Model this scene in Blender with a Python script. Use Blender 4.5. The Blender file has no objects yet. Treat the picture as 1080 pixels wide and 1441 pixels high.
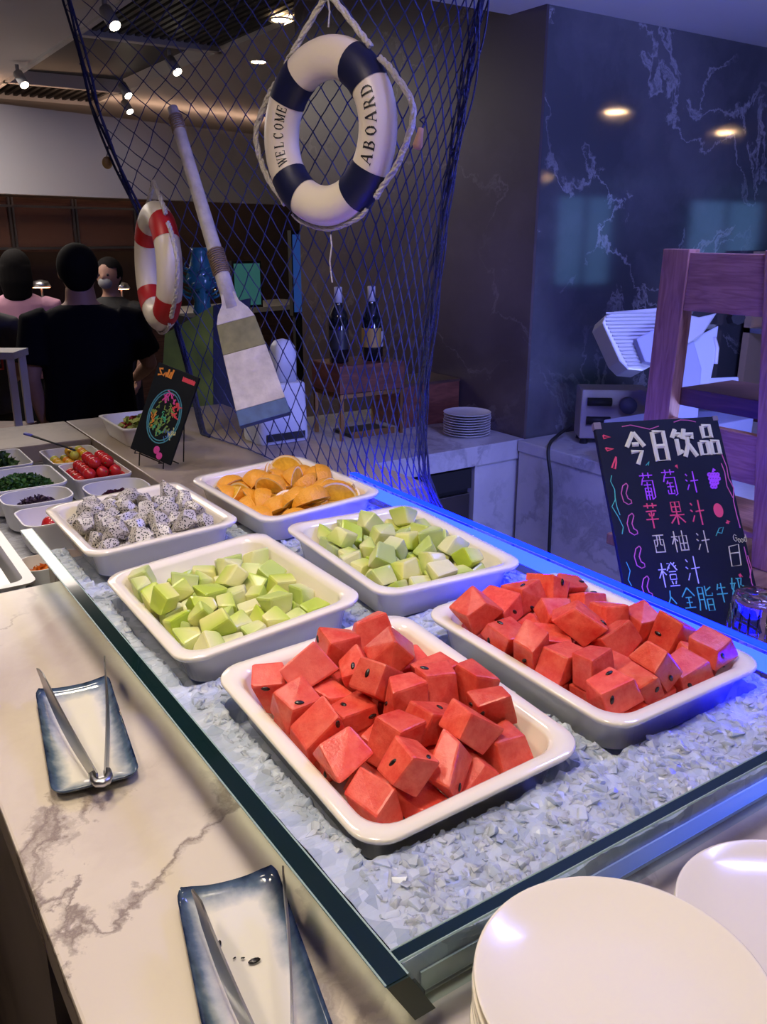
import bpy, bmesh, math, random
from mathutils import Vector, Matrix, Euler, Quaternion, noise
PI = math.pi
SCN = bpy.context.scene
COL = SCN.collection
# ------------------------------------------------------------------ camera
F_PX, PITCH, ROLL, YAW = 1205.0, math.radians(17.95), math.radians(0.15), math.radians(33.8)
CAM = Vector((-0.2807, -0.4100, 1.56))
FW = Vector((math.sin(YAW) * math.cos(PITCH), math.cos(YAW) * math.cos(PITCH), -math.sin(PITCH)))
_r0 = Vector((math.cos(YAW), -math.sin(YAW), 0)); _u0 = _r0.cross(FW)
RT = _r0 * math.cos(ROLL) + _u0 * math.sin(ROLL); UP = _u0 * math.cos(ROLL) - _r0 * math.sin(ROLL)
cd = bpy.data.cameras.new('camera'); cam = bpy.data.objects.new('camera', cd); COL.objects.link(cam)
cam.matrix_world = Matrix(((RT.x, UP.x, -FW.x, CAM.x), (RT.y, UP.y, -FW.y, CAM.y), (RT.z, UP.z, -FW.z, CAM.z), (0, 0, 0, 1)))
cd.sensor_fit = 'VERTICAL'; cd.sensor_height = 36.0; cd.lens = 36.0 * F_PX / 1441.0
cd.clip_start = 0.02; cd.clip_end = 60
SCN.camera = cam
# ------------------------------------------------------------------ world and exposure
w = bpy.data.worlds.new('world'); SCN.world = w; w.use_nodes = True
w.node_tree.nodes['Background'].inputs[0].default_value = (0.37, 0.35, 0.36, 1)
w.node_tree.nodes['Background'].inputs[1].default_value = 0.24
vs = SCN.view_settings
vs.view_transform = 'Standard'; vs.look = 'None'; vs.gamma = 1.0; vs.use_curve_mapping = False
vs.exposure = 0.0

def area_light(name, loc, target, size, power, color, size_y=None, spread=None):
    l = bpy.data.lights.new(name, 'AREA'); l.energy = power; l.color = color; l.size = size
    if size_y: l.shape = 'RECTANGLE'; l.size_y = size_y
    if spread: l.spread = spread
    o = bpy.data.objects.new(name, l); COL.objects.link(o); o.location = loc
    o.rotation_euler = (Vector(target) - Vector(loc)).to_track_quat('-Z', 'Y').to_euler()
    return o
def spot_light(name, loc, target, power, color, angle=60, blend=.6, rad=.04):
    l = bpy.data.lights.new(name, 'SPOT'); l.energy = power; l.color = color; l.spot_size = math.radians(angle); l.spot_blend = blend; l.shadow_soft_size = rad
    o = bpy.data.objects.new(name, l); COL.objects.link(o); o.location = loc
    o.rotation_euler = (Vector(target) - Vector(loc)).to_track_quat('-Z', 'Y').to_euler()
    return o
WARM = (1.0, 0.82, 0.62); WHITE = (1.0, 0.87, 0.68); BLUE = (0.06, 0.12, 1.0)
# ceiling downlights over the buffet (the room's own lamps)
spot_light('downlight_over_fruit', (-0.10, 0.15, 2.21), (0.12, 0.30, 1.0), 32, WHITE, 100, .8, .09)
spot_light('downlight_over_marble', (-0.62, 0.50, 2.21), (-0.08, 0.5, 1.0), 24, WARM, 95, .8, .09)
spot_light('downlight_over_melon', (0.05, 0.95, 2.21), (0.22, 0.95, 1.0), 24, WHITE, 95, .8, .09)
spot_light('downlight_over_salad', (-0.1, 1.75, 2.21), (0.2, 1.75, 1.0), 17, WHITE, 85, .8, .07)
spot_light('downlight_over_plates', (0.0, -0.80, 2.21), (0.25, -0.10, 1.05), 17, WHITE, 90, .8, .08)
# blue accent lamp over the drinks corner
area_light('blue_accent_lamp', (1.15, 0.2, 2.2), (1.7, 1.3, 0.9), 0.35, 34, (0.22, 0.25, 1.0))
spot_light('downlight_over_ring', (0.05, 0.75, 2.21), (.62, 1.30, 1.70), 14, WARM, 60, .8, .06)
area_light('added_blue_uplight', (1.50, 0.35, 1.0), (2.1, 1.8, 1.9), 0.25, 10, (0.30, 0.36, 1.0))  # added blue uplight to tint soffit and column; no known fixture there
# soft general light of the dining room
area_light('dining_room_ceiling_light', (0.3, 5.2, 2.5), (0.3, 5.2, 0), 1.6, 44, (1.0, .88, .78))

# ------------------------------------------------------------------ pixel helpers: a sight line of the photograph met with a plane of the room
def ray(px, py): return RT * ((px - 540.0) / F_PX) - UP * ((py - 720.5) / F_PX) + FW
def on_z(px, py, z): d = ray(px, py); return CAM + d * ((z - CAM.z) / d.z)
def on_x(px, py, x): d = ray(px, py); return CAM + d * ((x - CAM.x) / d.x)
def on_y(px, py, y): d = ray(px, py); return CAM + d * ((y - CAM.y) / d.y)
def at(px, py, depth): return CAM + ray(px, py) * depth
# ------------------------------------------------------------------ mesh helpers
class MB:
    def __init__(s): s.v = []; s.f = []; s.m = []; s.cur = 0
    def add(s, vs_, fs):
        b = len(s.v); s.v += [tuple(p) for p in vs_]
        for f in fs: s.f.append(tuple(b + i for i in f)); s.m.append(s.cur)
        return s
    def box(s, a, b):
        x0, y0, z0 = a; x1, y1, z1 = b
        return s.add([(x0, y0, z0), (x1, y0, z0), (x1, y1, z0), (x0, y1, z0), (x0, y0, z1), (x1, y0, z1), (x1, y1, z1), (x0, y1, z1)],
                     [(0, 3, 2, 1), (4, 5, 6, 7), (0, 1, 5, 4), (1, 2, 6, 5), (2, 3, 7, 6), (3, 0, 4, 7)])
    def obox(s, c, ax, ay, az):      # centre and three half-axis vectors
        c = Vector(c); ax, ay, az = Vector(ax), Vector(ay), Vector(az)
        p = [c + ax * i + ay * j + az * k for k in (-1, 1) for i, j in ((-1, -1), (1, -1), (1, 1), (-1, 1))]
        return s.add(p, [(0, 3, 2, 1), (4, 5, 6, 7), (0, 1, 5, 4), (1, 2, 6, 5), (2, 3, 7, 6), (3, 0, 4, 7)])
    def hexa(s, p): return s.add(p, [(0, 3, 2, 1), (4, 5, 6, 7), (0, 1, 5, 4), (1, 2, 6, 5), (2, 3, 7, 6), (3, 0, 4, 7)])
    def tube(s, path, r, n=8, caps=True, closed=False, flat=None):
        path = [Vector(p) for p in path]; L = len(path); rs = r if isinstance(r, (list, tuple)) else [r] * L
        ring = []; prev = None
        for i, p in enumerate(path):
            if closed: t = path[(i + 1) % L] - path[i - 1]
            else: t = path[min(i + 1, L - 1)] - path[max(i - 1, 0)]
            t = t.normalized() if t.length > 1e-9 else Vector((0, 0, 1))
            if prev is None:
                u = t.cross(Vector((0, 0, 1)));
                if u.length < 1e-3: u = t.cross(Vector((1, 0, 0)))
            else: u = prev - t * prev.dot(t)
            if u.length < 1e-6: u = t.orthogonal()
            u.normalize(); prev = u; v = t.cross(u)
            for k in range(n):
                a = 2 * PI * k / n; ring.append(p + (u * math.cos(a) + v * math.sin(a) * (flat or 1)) * rs[i])
        fs = []
        for i in range(L if closed else L - 1):
            j = (i + 1) % L
            for k in range(n): fs.append((i * n + k, i * n + (k + 1) % n, j * n + (k + 1) % n, j * n + k))
        if caps and not closed: fs.append(tuple(range(n - 1, -1, -1))); fs.append(tuple((L - 1) * n + k for k in range(n)))
        return s.add(ring, fs)
    def rings(s, rs, close_a=True, close_b=True):   # list of equal-length rings of points
        n = len(rs[0]); pts = [p for r in rs for p in r]; fs = []
        for i in range(len(rs) - 1):
            for k in range(n): fs.append((i * n + k, i * n + (k + 1) % n, (i + 1) * n + (k + 1) % n, (i + 1) * n + k))
        if close_a: fs.append(tuple(range(n - 1, -1, -1)))
        if close_b: fs.append(tuple((len(rs) - 1) * n + k for k in range(n)))
        return s.add(pts, fs)
    def lathe(s, prof, n=32, c=(0, 0, 0), close=True):
        rs = [[(c[0] + r * math.cos(2 * PI * k / n), c[1] + r * math.sin(2 * PI * k / n), c[2] + z) for k in range(n)] for r, z in prof]
        return s.rings(rs, close, close)
    def ball(s, c, r, n=12, m=8, sc=(1, 1, 1)):
        prof = [(max(1e-4, math.sin(PI * i / m)) * 1, -math.cos(PI * i / m)) for i in range(m + 1)]
        rs = [[(c[0] + r * sc[0] * a * math.cos(2 * PI * k / n), c[1] + r * sc[1] * a * math.sin(2 * PI * k / n), c[2] + r * sc[2] * z) for k in range(n)] for a, z in prof]
        return s.rings(rs, True, True)
    def mesh(s, name, smooth=False):
        me = bpy.data.meshes.new(name); me.from_pydata(s.v, [], s.f); me.update()
        if any(s.m): me.polygons.foreach_set('material_index', s.m)
        bm = bmesh.new(); bm.from_mesh(me); bmesh.ops.recalc_face_normals(bm, faces=bm.faces); bm.to_mesh(me); bm.free()
        if smooth:
            me.polygons.foreach_set('use_smooth', [True] * len(me.polygons))
            if smooth is not True and hasattr(me, 'set_sharp_from_angle'): me.set_sharp_from_angle(angle=math.radians(smooth))
        return me
    def build(s, name, mat, parent=None, smooth=False, origin=None, bevel=0):
        me = s.mesh(name, smooth)
        if bevel:
            bm = bmesh.new(); bm.from_mesh(me)
            bmesh.ops.remove_doubles(bm, verts=bm.verts, dist=1e-6)
            es = [e for e in bm.edges if len(e.link_faces) == 2 and e.calc_face_angle(0) > .5]
            bmesh.ops.bevel(bm, geom=es, offset=bevel, segments=2, affect='EDGES', profile=.6, clamp_overlap=True)
            bm.to_mesh(me); bm.free()
        return put(name, me, mat, parent, origin)
def put(name, me, mat, parent=None, origin=None):
    for m_ in (mat if isinstance(mat, (list, tuple)) else [mat]): me.materials.append(m_)
    o = bpy.data.objects.new(name, me); COL.objects.link(o)
    if origin is not None:
        me.transform(Matrix.Translation(-Vector(origin))); o.location = origin
    if parent: o.parent = parent
    return o
def tag(o, label=None, cat=None, group=None, kind=None):
    if label: o['label'] = label
    if cat: o['category'] = cat
    if group: o['group'] = group
    if kind: o['kind'] = kind
    return o
def thing(name, label, cat, loc=(0, 0, 0), rot=None, group=None):
    o = bpy.data.objects.new(name, None); COL.objects.link(o); o.location = loc; o.empty_display_size = .05
    if rot is not None: o.rotation_euler = rot
    return tag(o, label, cat, group)
def struct(name, mb, mat, **k): return tag(mb.build(name, mat, **k), kind='structure')
def copy_tree(o, parent=None):
    c = o.copy(); COL.objects.link(c); c.parent = parent
    for ch in list(o.children): copy_tree(ch, c)
    return c
def rrect(a, b, r, n=6):        # rounded rectangle, half sizes a b, counter-clockwise
    out = []
    for cx, cy, s0 in ((a - r, b - r, 0), (-a + r, b - r, 1), (-a + r, -b + r, 2), (a - r, -b + r, 3)):
        for i in range(n + 1):
            t = (s0 + i / n) * PI / 2; out.append((cx + r * math.cos(t), cy + r * math.sin(t)))
    return out
# ------------------------------------------------------------------ materials
def new_mat(name):
    m = bpy.data.materials.new(name); m.use_nodes = True
    return m, m.node_tree.nodes, m.node_tree.links, m.node_tree.nodes['Principled BSDF']
def mat(name, col, rough=.5, metal=0, spec=.5, emit=None, estr=1, trans=0, coat=0, sss=0, var=0, scale=20, bump=0, bscale=None, ior=None):
    m, N, L, b = new_mat(name)
    b.inputs['Base Color'].default_value = (*col, 1); b.inputs['Roughness'].default_value = rough; b.inputs['Metallic'].default_value = metal
    b.inputs['Specular IOR Level'].default_value = spec
    if trans: b.inputs['Transmission Weight'].default_value = trans
    if ior: b.inputs['IOR'].default_value = ior
    if coat: b.inputs['Coat Weight'].default_value = coat
    if sss: b.inputs['Subsurface Weight'].default_value = sss; b.inputs['Subsurface Radius'].default_value = (.012, .006, .004)
    if emit: b.inputs['Emission Color'].default_value = (*emit, 1); b.inputs['Emission Strength'].default_value = estr
    if var or bump:
        tc = N.new('ShaderNodeTexCoord'); nz = N.new('ShaderNodeTexNoise'); nz.inputs['Scale'].default_value = scale; nz.inputs['Detail'].default_value = 5
        L.new(tc.outputs['Object'], nz.inputs['Vector'])
        if var:
            cr = N.new('ShaderNodeValToRGB'); cr.color_ramp.elements[0].position = .3; cr.color_ramp.elements[1].position = .7
            cr.color_ramp.elements[0].color = (*[max(0, c * (1 - var)) for c in col], 1); cr.color_ramp.elements[1].color = (*[min(1, c * (1 + var)) for c in col], 1)
            L.new(nz.outputs['Fac'], cr.inputs[0]); L.new(cr.outputs[0], b.inputs['Base Color'])
        if bump:
            n2 = nz
            if bscale: n2 = N.new('ShaderNodeTexNoise'); n2.inputs['Scale'].default_value = bscale; n2.inputs['Detail'].default_value = 4; L.new(tc.outputs['Object'], n2.inputs['Vector'])
            bp = N.new('ShaderNodeBump'); bp.inputs['Strength'].default_value = bump; bp.inputs['Distance'].default_value = .01
            L.new(n2.outputs['Fac'], bp.inputs['Height']); L.new(bp.outputs[0], b.inputs['Normal'])
    return m
def emis(name, col, s):
    m, N, L, b = new_mat(name); b.inputs['Base Color'].default_value = (*col, 1)
    b.inputs['Emission Color'].default_value = (*col, 1); b.inputs['Emission Strength'].default_value = s
    return m
def pane(name, tint, gloss=.12, rough=.02):     # clear sheet: transparent with a fresnel shine
    m, N, L, b = new_mat(name); N.remove(b); out = N['Material Output']
    t = N.new('ShaderNodeBsdfTransparent'); t.inputs[0].default_value = (*tint, 1)
    g = N.new('ShaderNodeBsdfGlossy'); g.inputs[1].default_value = rough
    lw = N.new('ShaderNodeLayerWeight'); lw.inputs[0].default_value = .5; pw = N.new('ShaderNodeMath'); pw.operation = 'POWER'; pw.inputs[1].default_value = 5; L.new(lw.outputs['Facing'], pw.inputs[0])
    fr = N.new('ShaderNodeMath'); fr.operation = 'MULTIPLY_ADD'; fr.inputs[1].default_value = .9; fr.inputs[2].default_value = .045; L.new(pw.outputs[0], fr.inputs[0])
    mx = N.new('ShaderNodeMixShader'); L.new(fr.outputs[0], mx.inputs[0]); L.new(t.outputs[0], mx.inputs[1]); L.new(g.outputs[0], mx.inputs[2]); L.new(mx.outputs[0], out.inputs[0])
    return m
def marble(name, base, vein, dark, scale=3.0, rough=.18, rot=(0, 0, .6), amount=.55, thin=.06, spec=.5, clouds=.5, distort=.35, stretch=.35):
    m, N, L, b = new_mat(name)
    tc = N.new('ShaderNodeTexCoord'); mp = N.new('ShaderNodeMapping'); mp.inputs['Rotation'].default_value = rot
    L.new(tc.outputs['Object'], mp.inputs['Vector'])
    n1 = N.new('ShaderNodeTexNoise'); n1.inputs['Scale'].default_value = scale * 1.3; n1.inputs['Detail'].default_value = 8; n1.inputs['Roughness'].default_value = .6
    L.new(mp.outputs[0], n1.inputs['Vector'])
    mixv = N.new('ShaderNodeMix'); mixv.data_type = 'RGBA'; mixv.blend_type = 'ADD'; mixv.inputs[0].default_value = distort
    L.new(mp.outputs[0], mixv.inputs[6]); L.new(n1.outputs['Color'], mixv.inputs[7])
    st = N.new('ShaderNodeMapping'); st.inputs['Scale'].default_value = (1, stretch, 1); L.new(mixv.outputs[2], st.inputs['Vector'])
    vn = N.new('ShaderNodeTexNoise'); vn.inputs['Scale'].default_value = scale; vn.inputs['Detail'].default_value = 9; vn.inputs['Roughness'].default_value = .55; vn.inputs['Distortion'].default_value = .6
    L.new(st.outputs[0], vn.inputs['Vector'])
    # thin veins where the noise crosses one half
    sb = N.new('ShaderNodeMath'); sb.operation = 'SUBTRACT'; sb.inputs[1].default_value = .5; L.new(vn.outputs['Fac'], sb.inputs[0])
    ab = N.new('ShaderNodeMath'); ab.operation = 'ABSOLUTE'; L.new(sb.outputs[0], ab.inputs[0])
    r1 = N.new('ShaderNodeValToRGB'); r1.color_ramp.elements[0].position = 0; r1.color_ramp.elements[1].position = thin
    r1.color_ramp.elements[0].color = (1, 1, 1, 1); r1.color_ramp.elements[1].color = (0, 0, 0, 1); L.new(ab.outputs[0], r1.inputs[0])
    # clouds
    r2 = N.new('ShaderNodeValToRGB'); r2.color_ramp.elements[0].position = .42; r2.color_ramp.elements[1].position = .72
    c2 = N.new('ShaderNodeTexNoise'); c2.inputs['Scale'].default_value = scale * .9; c2.inputs['Detail'].default_value = 6; L.new(st.outputs[0], c2.inputs['Vector']); L.new(c2.outputs['Fac'], r2.inputs[0])
    m1 = N.new('ShaderNodeMix'); m1.data_type = 'RGBA'; m1.inputs[6].default_value = (*base, 1); m1.inputs[7].default_value = (*vein, 1)
    k1 = N.new('ShaderNodeMath'); k1.operation = 'MULTIPLY'; k1.inputs[1].default_value = clouds; L.new(r2.outputs[0], k1.inputs[0]); L.new(k1.outputs[0], m1.inputs[0])
    m2 = N.new('ShaderNodeMix'); m2.data_type = 'RGBA'; L.new(m1.outputs[2], m2.inputs[6]); m2.inputs[7].default_value = (*dark, 1)
    k2 = N.new('ShaderNodeMath'); k2.operation = 'MULTIPLY'; L.new(r1.outputs[0], k2.inputs[0])
    # veins fade in and out
    n3 = N.new('ShaderNodeTexNoise'); n3.inputs['Scale'].default_value = scale * .8; L.new(mp.outputs[0], n3.inputs['Vector'])
    r3 = N.new('ShaderNodeValToRGB'); r3.color_ramp.elements[0].position = .38; r3.color_ramp.elements[1].position = .56; L.new(n3.outputs['Fac'], r3.inputs[0])
    k3 = N.new('ShaderNodeMath'); k3.operation = 'MULTIPLY'; k3.inputs[1].default_value = amount; L.new(r3.outputs[0], k3.inputs[0]); L.new(k3.outputs[0], k2.inputs[1])
    L.new(k2.outputs[0], m2.inputs[0]); L.new(m2.outputs[2], b.inputs['Base Color'])
    b.inputs['Roughness'].default_value = rough; b.inputs['Specular IOR Level'].default_value = spec
    return m
def wood(name, a, c, scale=8, axis=(1, 1, 12), rough=.45):
    m, N, L, b = new_mat(name)
    tc = N.new('ShaderNodeTexCoord'); mp = N.new('ShaderNodeMapping'); mp.inputs['Scale'].default_value = axis; L.new(tc.outputs['Object'], mp.inputs['Vector'])
    nz = N.new('ShaderNodeTexNoise'); nz.inputs['Scale'].default_value = scale; nz.inputs['Detail'].default_value = 6; nz.inputs['Distortion'].default_value = 1.2; L.new(mp.outputs[0], nz.inputs['Vector'])
    cr = N.new('ShaderNodeValToRGB'); cr.color_ramp.elements[0].position = .35; cr.color_ramp.elements[1].position = .65
    cr.color_ramp.elements[0].color = (*a, 1); cr.color_ramp.elements[1].color = (*c, 1); L.new(nz.outputs['Fac'], cr.inputs[0]); L.new(cr.outputs[0], b.inputs['Base Color'])
    b.inputs['Roughness'].default_value = rough
    return m

# ================================================================== materials in use
M = {}
M['marble'] = marble('white_marble', (.68, .60, .49), (.40, .31, .255), (.20, .15, .13), 4.6, .22, (0, 0, .62), .85, .030, .5, .95, .16, .22)
M['marble_blue'] = marble('pale_marble', (.62, .60, .60), (.36, .35, .38), (.2, .19, .2), 3.6, .25, (.5, .3, .4), .5, .05, .5, .6)
M['column'] = marble('dark_polished_marble', (.075, .080, .088), (.20, .20, .21), (.45, .45, .47), 2.3, .06, (.35, .5, .5), .75, .016, .9, .8)
M['column_side'] = marble('brown_honed_marble', (.085, .064, .064), (.17, .135, .135), (.32, .27, .27), 2.2, .38, (.35, .5, .5), .5, .012, .4, .9)
M['stone_side'] = marble('grey_brown_stone', (.28, .24, .20), (.38, .33, .28), (.12, .10, .085), 2.4, .4, (.2, 1.2, 0), .7, .09)
M['stone_top'] = marble('beige_stone', (.36, .29, .23), (.25, .20, .17), (.17, .13, .11), 4.0, .3, (0, 0, .4), .5, .06)
M['floor'] = mat('dark_brown_floor', (.13, .09, .07), .35, var=.3, scale=6)
M['ceil'] = mat('grey_ceiling_paint', (.55, .54, .55), .8)
M['soffit'] = mat('white_soffit_paint', (.70, .69, .74), .7)
M['white_wall'] = mat('white_bulkhead_paint', (.66, .65, .68), .75)
M['dark_wall'] = mat('dark_brown_wall', (.045, .030, .026), .6, var=.25, scale=3)
M['dark_wood'] = wood('dark_cabinet_wood', (.06, .028, .018), (.13, .062, .04), 5)
M['black'] = mat('matt_black', (.012, .012, .013), .6)
M['slat'] = mat('black_ceiling_slat', (.03, .03, .032), .55)
M['recess'] = mat('dark_ceiling_recess', (.02, .02, .022), .8)
M['steel'] = mat('brushed_steel', (.55, .55, .56), .32, metal=1)
M['steel_dark'] = mat('dark_steel', (.22, .21, .2), .3, metal=1)
M['grey_metal'] = mat('grey_painted_metal', (.30, .30, .31), .5)
M['white_paint'] = mat('white_painted_metal', (.72, .70, .66), .45)
M['porcelain'] = mat('cream_porcelain', (.88, .81, .68), .12, spec=.6, coat=.3)
M['porcelain_cool'] = mat('white_porcelain', (.80, .78, .77), .14, spec=.6)
M['glass_panel'] = pane('green_tinted_glass', (.86, .93, .91))
M['glass_clear'] = pane('clear_glass', (.96, .97, .97))
M['glass_edge'] = mat('dark_green_glass_edge', (.0025, .016, .013), .08, spec=.8, coat=.5)
M['glass_line'] = mat('pale_glass_arris', (.30, .42, .40), .25, spec=.6)
M['led'] = emis('blue_led', (.0012, .010, 1.0), 9.0)
M['added_glow'] = emis('added_blue_glow', (.03, .11, 1.0), .55)  # blue glow put into the material, growing to the right
def _added_glow_fade():
    m = M['added_glow']; N, L = m.node_tree.nodes, m.node_tree.links; b = N['Principled BSDF']; b.inputs['Base Color'].default_value = (.55, .62, .66, 1)
    tc = N.new('ShaderNodeTexCoord'); sp = N.new('ShaderNodeSeparateXYZ'); L.new(tc.outputs['Generated'], sp.inputs[0])
    mr = N.new('ShaderNodeMapRange'); mr.inputs[1].default_value = .25; mr.inputs[2].default_value = 1; mr.inputs[3].default_value = 0; mr.inputs[4].default_value = 2.2; L.new(sp.outputs['X'], mr.inputs[0]); L.new(mr.outputs[0], b.inputs['Emission Strength'])
_added_glow_fade()
M['led_in'] = emis('blue_led_strip', (.0012, .0035, 1.0), 75.0)
M['lamp'] = emis('lamp_face', (1, .86, .66), 22.0)
M['cove'] = emis('warm_cove_light', (1, .62, .40), 6)

# ================================================================== the room
struct('floor', MB().box((-6, -6, -.1), (16, 11, 0)), M['floor'])
# main ceiling with a long louvred recess (x 1.25..2.05, y 3..7.6)
c = MB(); zc = 2.6
c.box((-6, 1.98, zc), (1.22, 11, zc + .1)); c.box((2.08, 1.98, zc), (7, 11, zc + .1)); c.box((1.22, 7.6, zc), (2.08, 11, zc + .1)); c.box((1.22, 1.98, zc), (2.08, 3.0, zc + .1))
ceiling = struct('ceiling', c, M['ceil'])
rc = MB().box((1.20, 3.0, zc + .28), (2.10, 7.62, zc + .3)); rc.box((1.20, 3.0, zc + .1), (1.22, 7.62, zc + .3)); rc.box((2.08, 3.0, zc + .1), (2.10, 7.62, zc + .3))
rc.build('recess_box', M['recess'], ceiling)
for y in (3.0, 4.86, 6.72, 7.56): MB().box((1.22, y - .03, zc - .015), (2.08, y + .03, zc + .10)).build('cross_beam', M['ceil'], ceiling)
for x in (1.235, 2.065): MB().box((x - .015, 3.03, zc - .015), (x + .015, 7.53, zc + .1)).build('recess_rail', M['ceil'], ceiling)
def slats(y0, y1, n, t):
    me = MB().box((-t, y0, zc + .01), (t, y1, zc + .09)).mesh('ceiling_slat'); me.materials.append(M['slat'])
    for i in range(n):
        o = bpy.data.objects.new('ceiling_slat', me); COL.objects.link(o); o.location.x = 1.27 + i * (.76 / (n - 1)); o.parent = ceiling
slats(6.76, 7.52, 13, .014); slats(3.04, 4.82, 17, .012)
MB().box((1.25, 4.9, zc + .07), (2.05, 6.68, zc + .09)).build('black_ceiling_panel', M['slat'], ceiling)
# lower soffit above the buffet and the drinks corner
struct('ceiling_soffit', MB().box((-6, -5.5, 2.238), (16, 1.97, 2.62)), M['soffit'])
# bulkhead over the far kitchen line, lit by a warm cove
bh = Matrix.Rotation(math.radians(17.4), 4, 'Z'); bo = Vector((1.15, 6.6, 0))
def bpt(a, b, z): p = bh @ Vector((a, b, 0)); return (bo.x + p.x, bo.y + p.y, z)
def bbox(mb, a0, a1, b0, b1, z0, z1): return mb.hexa([bpt(a0, b0, z0), bpt(a1, b0, z0), bpt(a1, b1, z0), bpt(a0, b1, z0), bpt(a0, b0, z1), bpt(a1, b0, z1), bpt(a1, b1, z1), bpt(a0, b1, z1)])
struct('wall_bulkhead', bbox(MB(), -5, 4.2, 0, .12, 1.835, 2.43), M['white_wall'])
struct('trim_1', bbox(MB(), -5, 4.2, .16, .22, 2.405, 2.425), M['cove'])
struct('wall_back', bbox(MB(), -5, 6, 1.6, 1.75, 0, 2.75), M['dark_wall'])
struct('wall_left', MB().box((-5.2, -5, 0), (-5, 11, 2.75)), M['dark_wall'])
# polished marble column block behind the drinks corner
struct('wall_column', MB().box((1.812, 1.80, 0), (4.1, 3.43, 2.62)), M['column'])
struct('wall_right', MB().box((4.1, 1.82, 0), (16, 2.0, 2.75)), M['dark_wall'])
struct('wall_column_side', MB().box((1.800, 1.7995, 0), (1.8115, 3.43, 2.62)), M['column_side'])
# far window wall behind the viewer, seen only as the blue reflection in the polished marble
WY = -5.5; wins = ((9.1, 10.4), (12.1, 14.2))
wr = MB(); wr.box((-6, WY - .2, 0), (16, WY, .85)); wr.box((-6, WY - .2, 2.1), (16, WY, 2.238))
for x0, x1 in ((-6, wins[0][0]), (wins[0][1], wins[1][0]), (wins[1][1], 16)): wr.box((x0, WY - .2, .85), (x1, WY, 2.1))
struct('wall_rear', wr, M['white_wall'])
M['dusk'] = emis('blue_dusk_glass', (.17, .40, .85), 1.5)
for i, (x0, x1) in enumerate(wins):
    wn = tag(bpy.data.objects.new('window_%d' % (i + 1), None), kind='structure'); COL.objects.link(wn)
    MB().box((x0, WY - .12, .85), (x1, WY - .10, 2.1)).build('pane', M['dusk'], wn)
    fr = MB()
    for a, b in ((x0, x0 + .06), (x1 - .06, x1)): fr.box((a, WY - .10, .85), (b, WY - .03, 2.1))
    fr.build('window_frame', M['grey_metal'], wn)
    MB().box(((x0 + x1) / 2 - .02, WY - .1, .85), ((x0 + x1) / 2 + .02, WY - .03, 2.1)).build('mullion', M['grey_metal'], wn)

# ================================================================== the buffet counter
ct = thing('marble_worktop', 'veined white marble worktop under the glass ice tray', 'worktop', (0, 0, .99))
poly = [(-.193, -1.3), (.712, -1.3), (.712, 1.14), (.02, 1.14), (.02, 1.04), (-.193, 1.04)]
s = MB(); n = len(poly)
s.add([(x, y, 0) for x, y in poly] + [(x, y, -.045) for x, y in poly], [tuple(range(n)), tuple(range(2 * n - 1, n - 1, -1))] + [(i, i + n, (i + 1) % n + n, (i + 1) % n) for i in range(n)])
s.build('slab', M['marble'], ct, bevel=.003)
cb = thing('buffet_cabinet', 'long buffet cabinet with grey-brown stone side below the marble worktop', 'cabinet', (0, 0, 0))
MB().box((-.10, -1.3, .0), (.70, 1.02, .944)).build('carcass', M['dark_wood'], cb)
MB().box((-.192, .27, .05), (-.10, 1.04, .944)).build('stone_side_panel', M['stone_side'], cb)
MB().box((-.178, -1.3, .86), (-.10, .268, .944)).build('white_trim_board', M['white_paint'], cb)
# stone run behind the tray with the salad well
st = thing('stone_counter', 'beige stone counter with the cold salad well sunk into it', 'counter', (0, 0, 0))
MB().box((.362, 1.142, .95), (.89, 2.35, 1.0)).build('stone_top', M['stone_top'], st, bevel=.003)
MB().box((-.40, 2.06, .95), (.358, 2.35, 1.0)).build('stone_end', M['stone_top'], st, bevel=.003)
MB().box((-.40, 1.05, .90), (.358, 2.06, .925)).build('well_floor', M['steel'], st)
MB().box((-.40, 1.05, 0), (.84, 2.34, .90)).build('counter_body', M['dark_wood'], st)
MB().box((-.42, 1.05, .925), (-.40, 2.06, .99)).build('well_lip', M['steel'], st)

# drinks table right of the tray
dt = thing('drinks_table', 'brown wooden table top holding the drinks board and upturned glasses', 'table', (0, 0, 0))
M['brown_wood'] = wood('brown_table_wood', (.20, .10, .05), (.33, .19, .10), 6, (1, 8, 1))
tp_ = [(.718, -.9), (1.40, -.9), (1.40, .78), (1.10, .78), (1.10, .47), (.718, .47)]; tb = MB(); n = 6
tb.add([(x, y, .945) for x, y in tp_] + [(x, y, .92) for x, y in tp_], [tuple(range(n)), tuple(range(2 * n - 1, n - 1, -1))] + [(i, i + n, (i + 1) % n + n, (i + 1) % n) for i in range(n)]); tb.build('table_top', M['brown_wood'], dt, bevel=.003)
for x, y in ((.80, -.85), (1.35, -.85), (.80, .42), (1.35, .73)): MB().box((x - .025, y - .025, 0), (x + .025, y + .025, .92)).build('leg', M['dark_wood'], dt)

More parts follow.
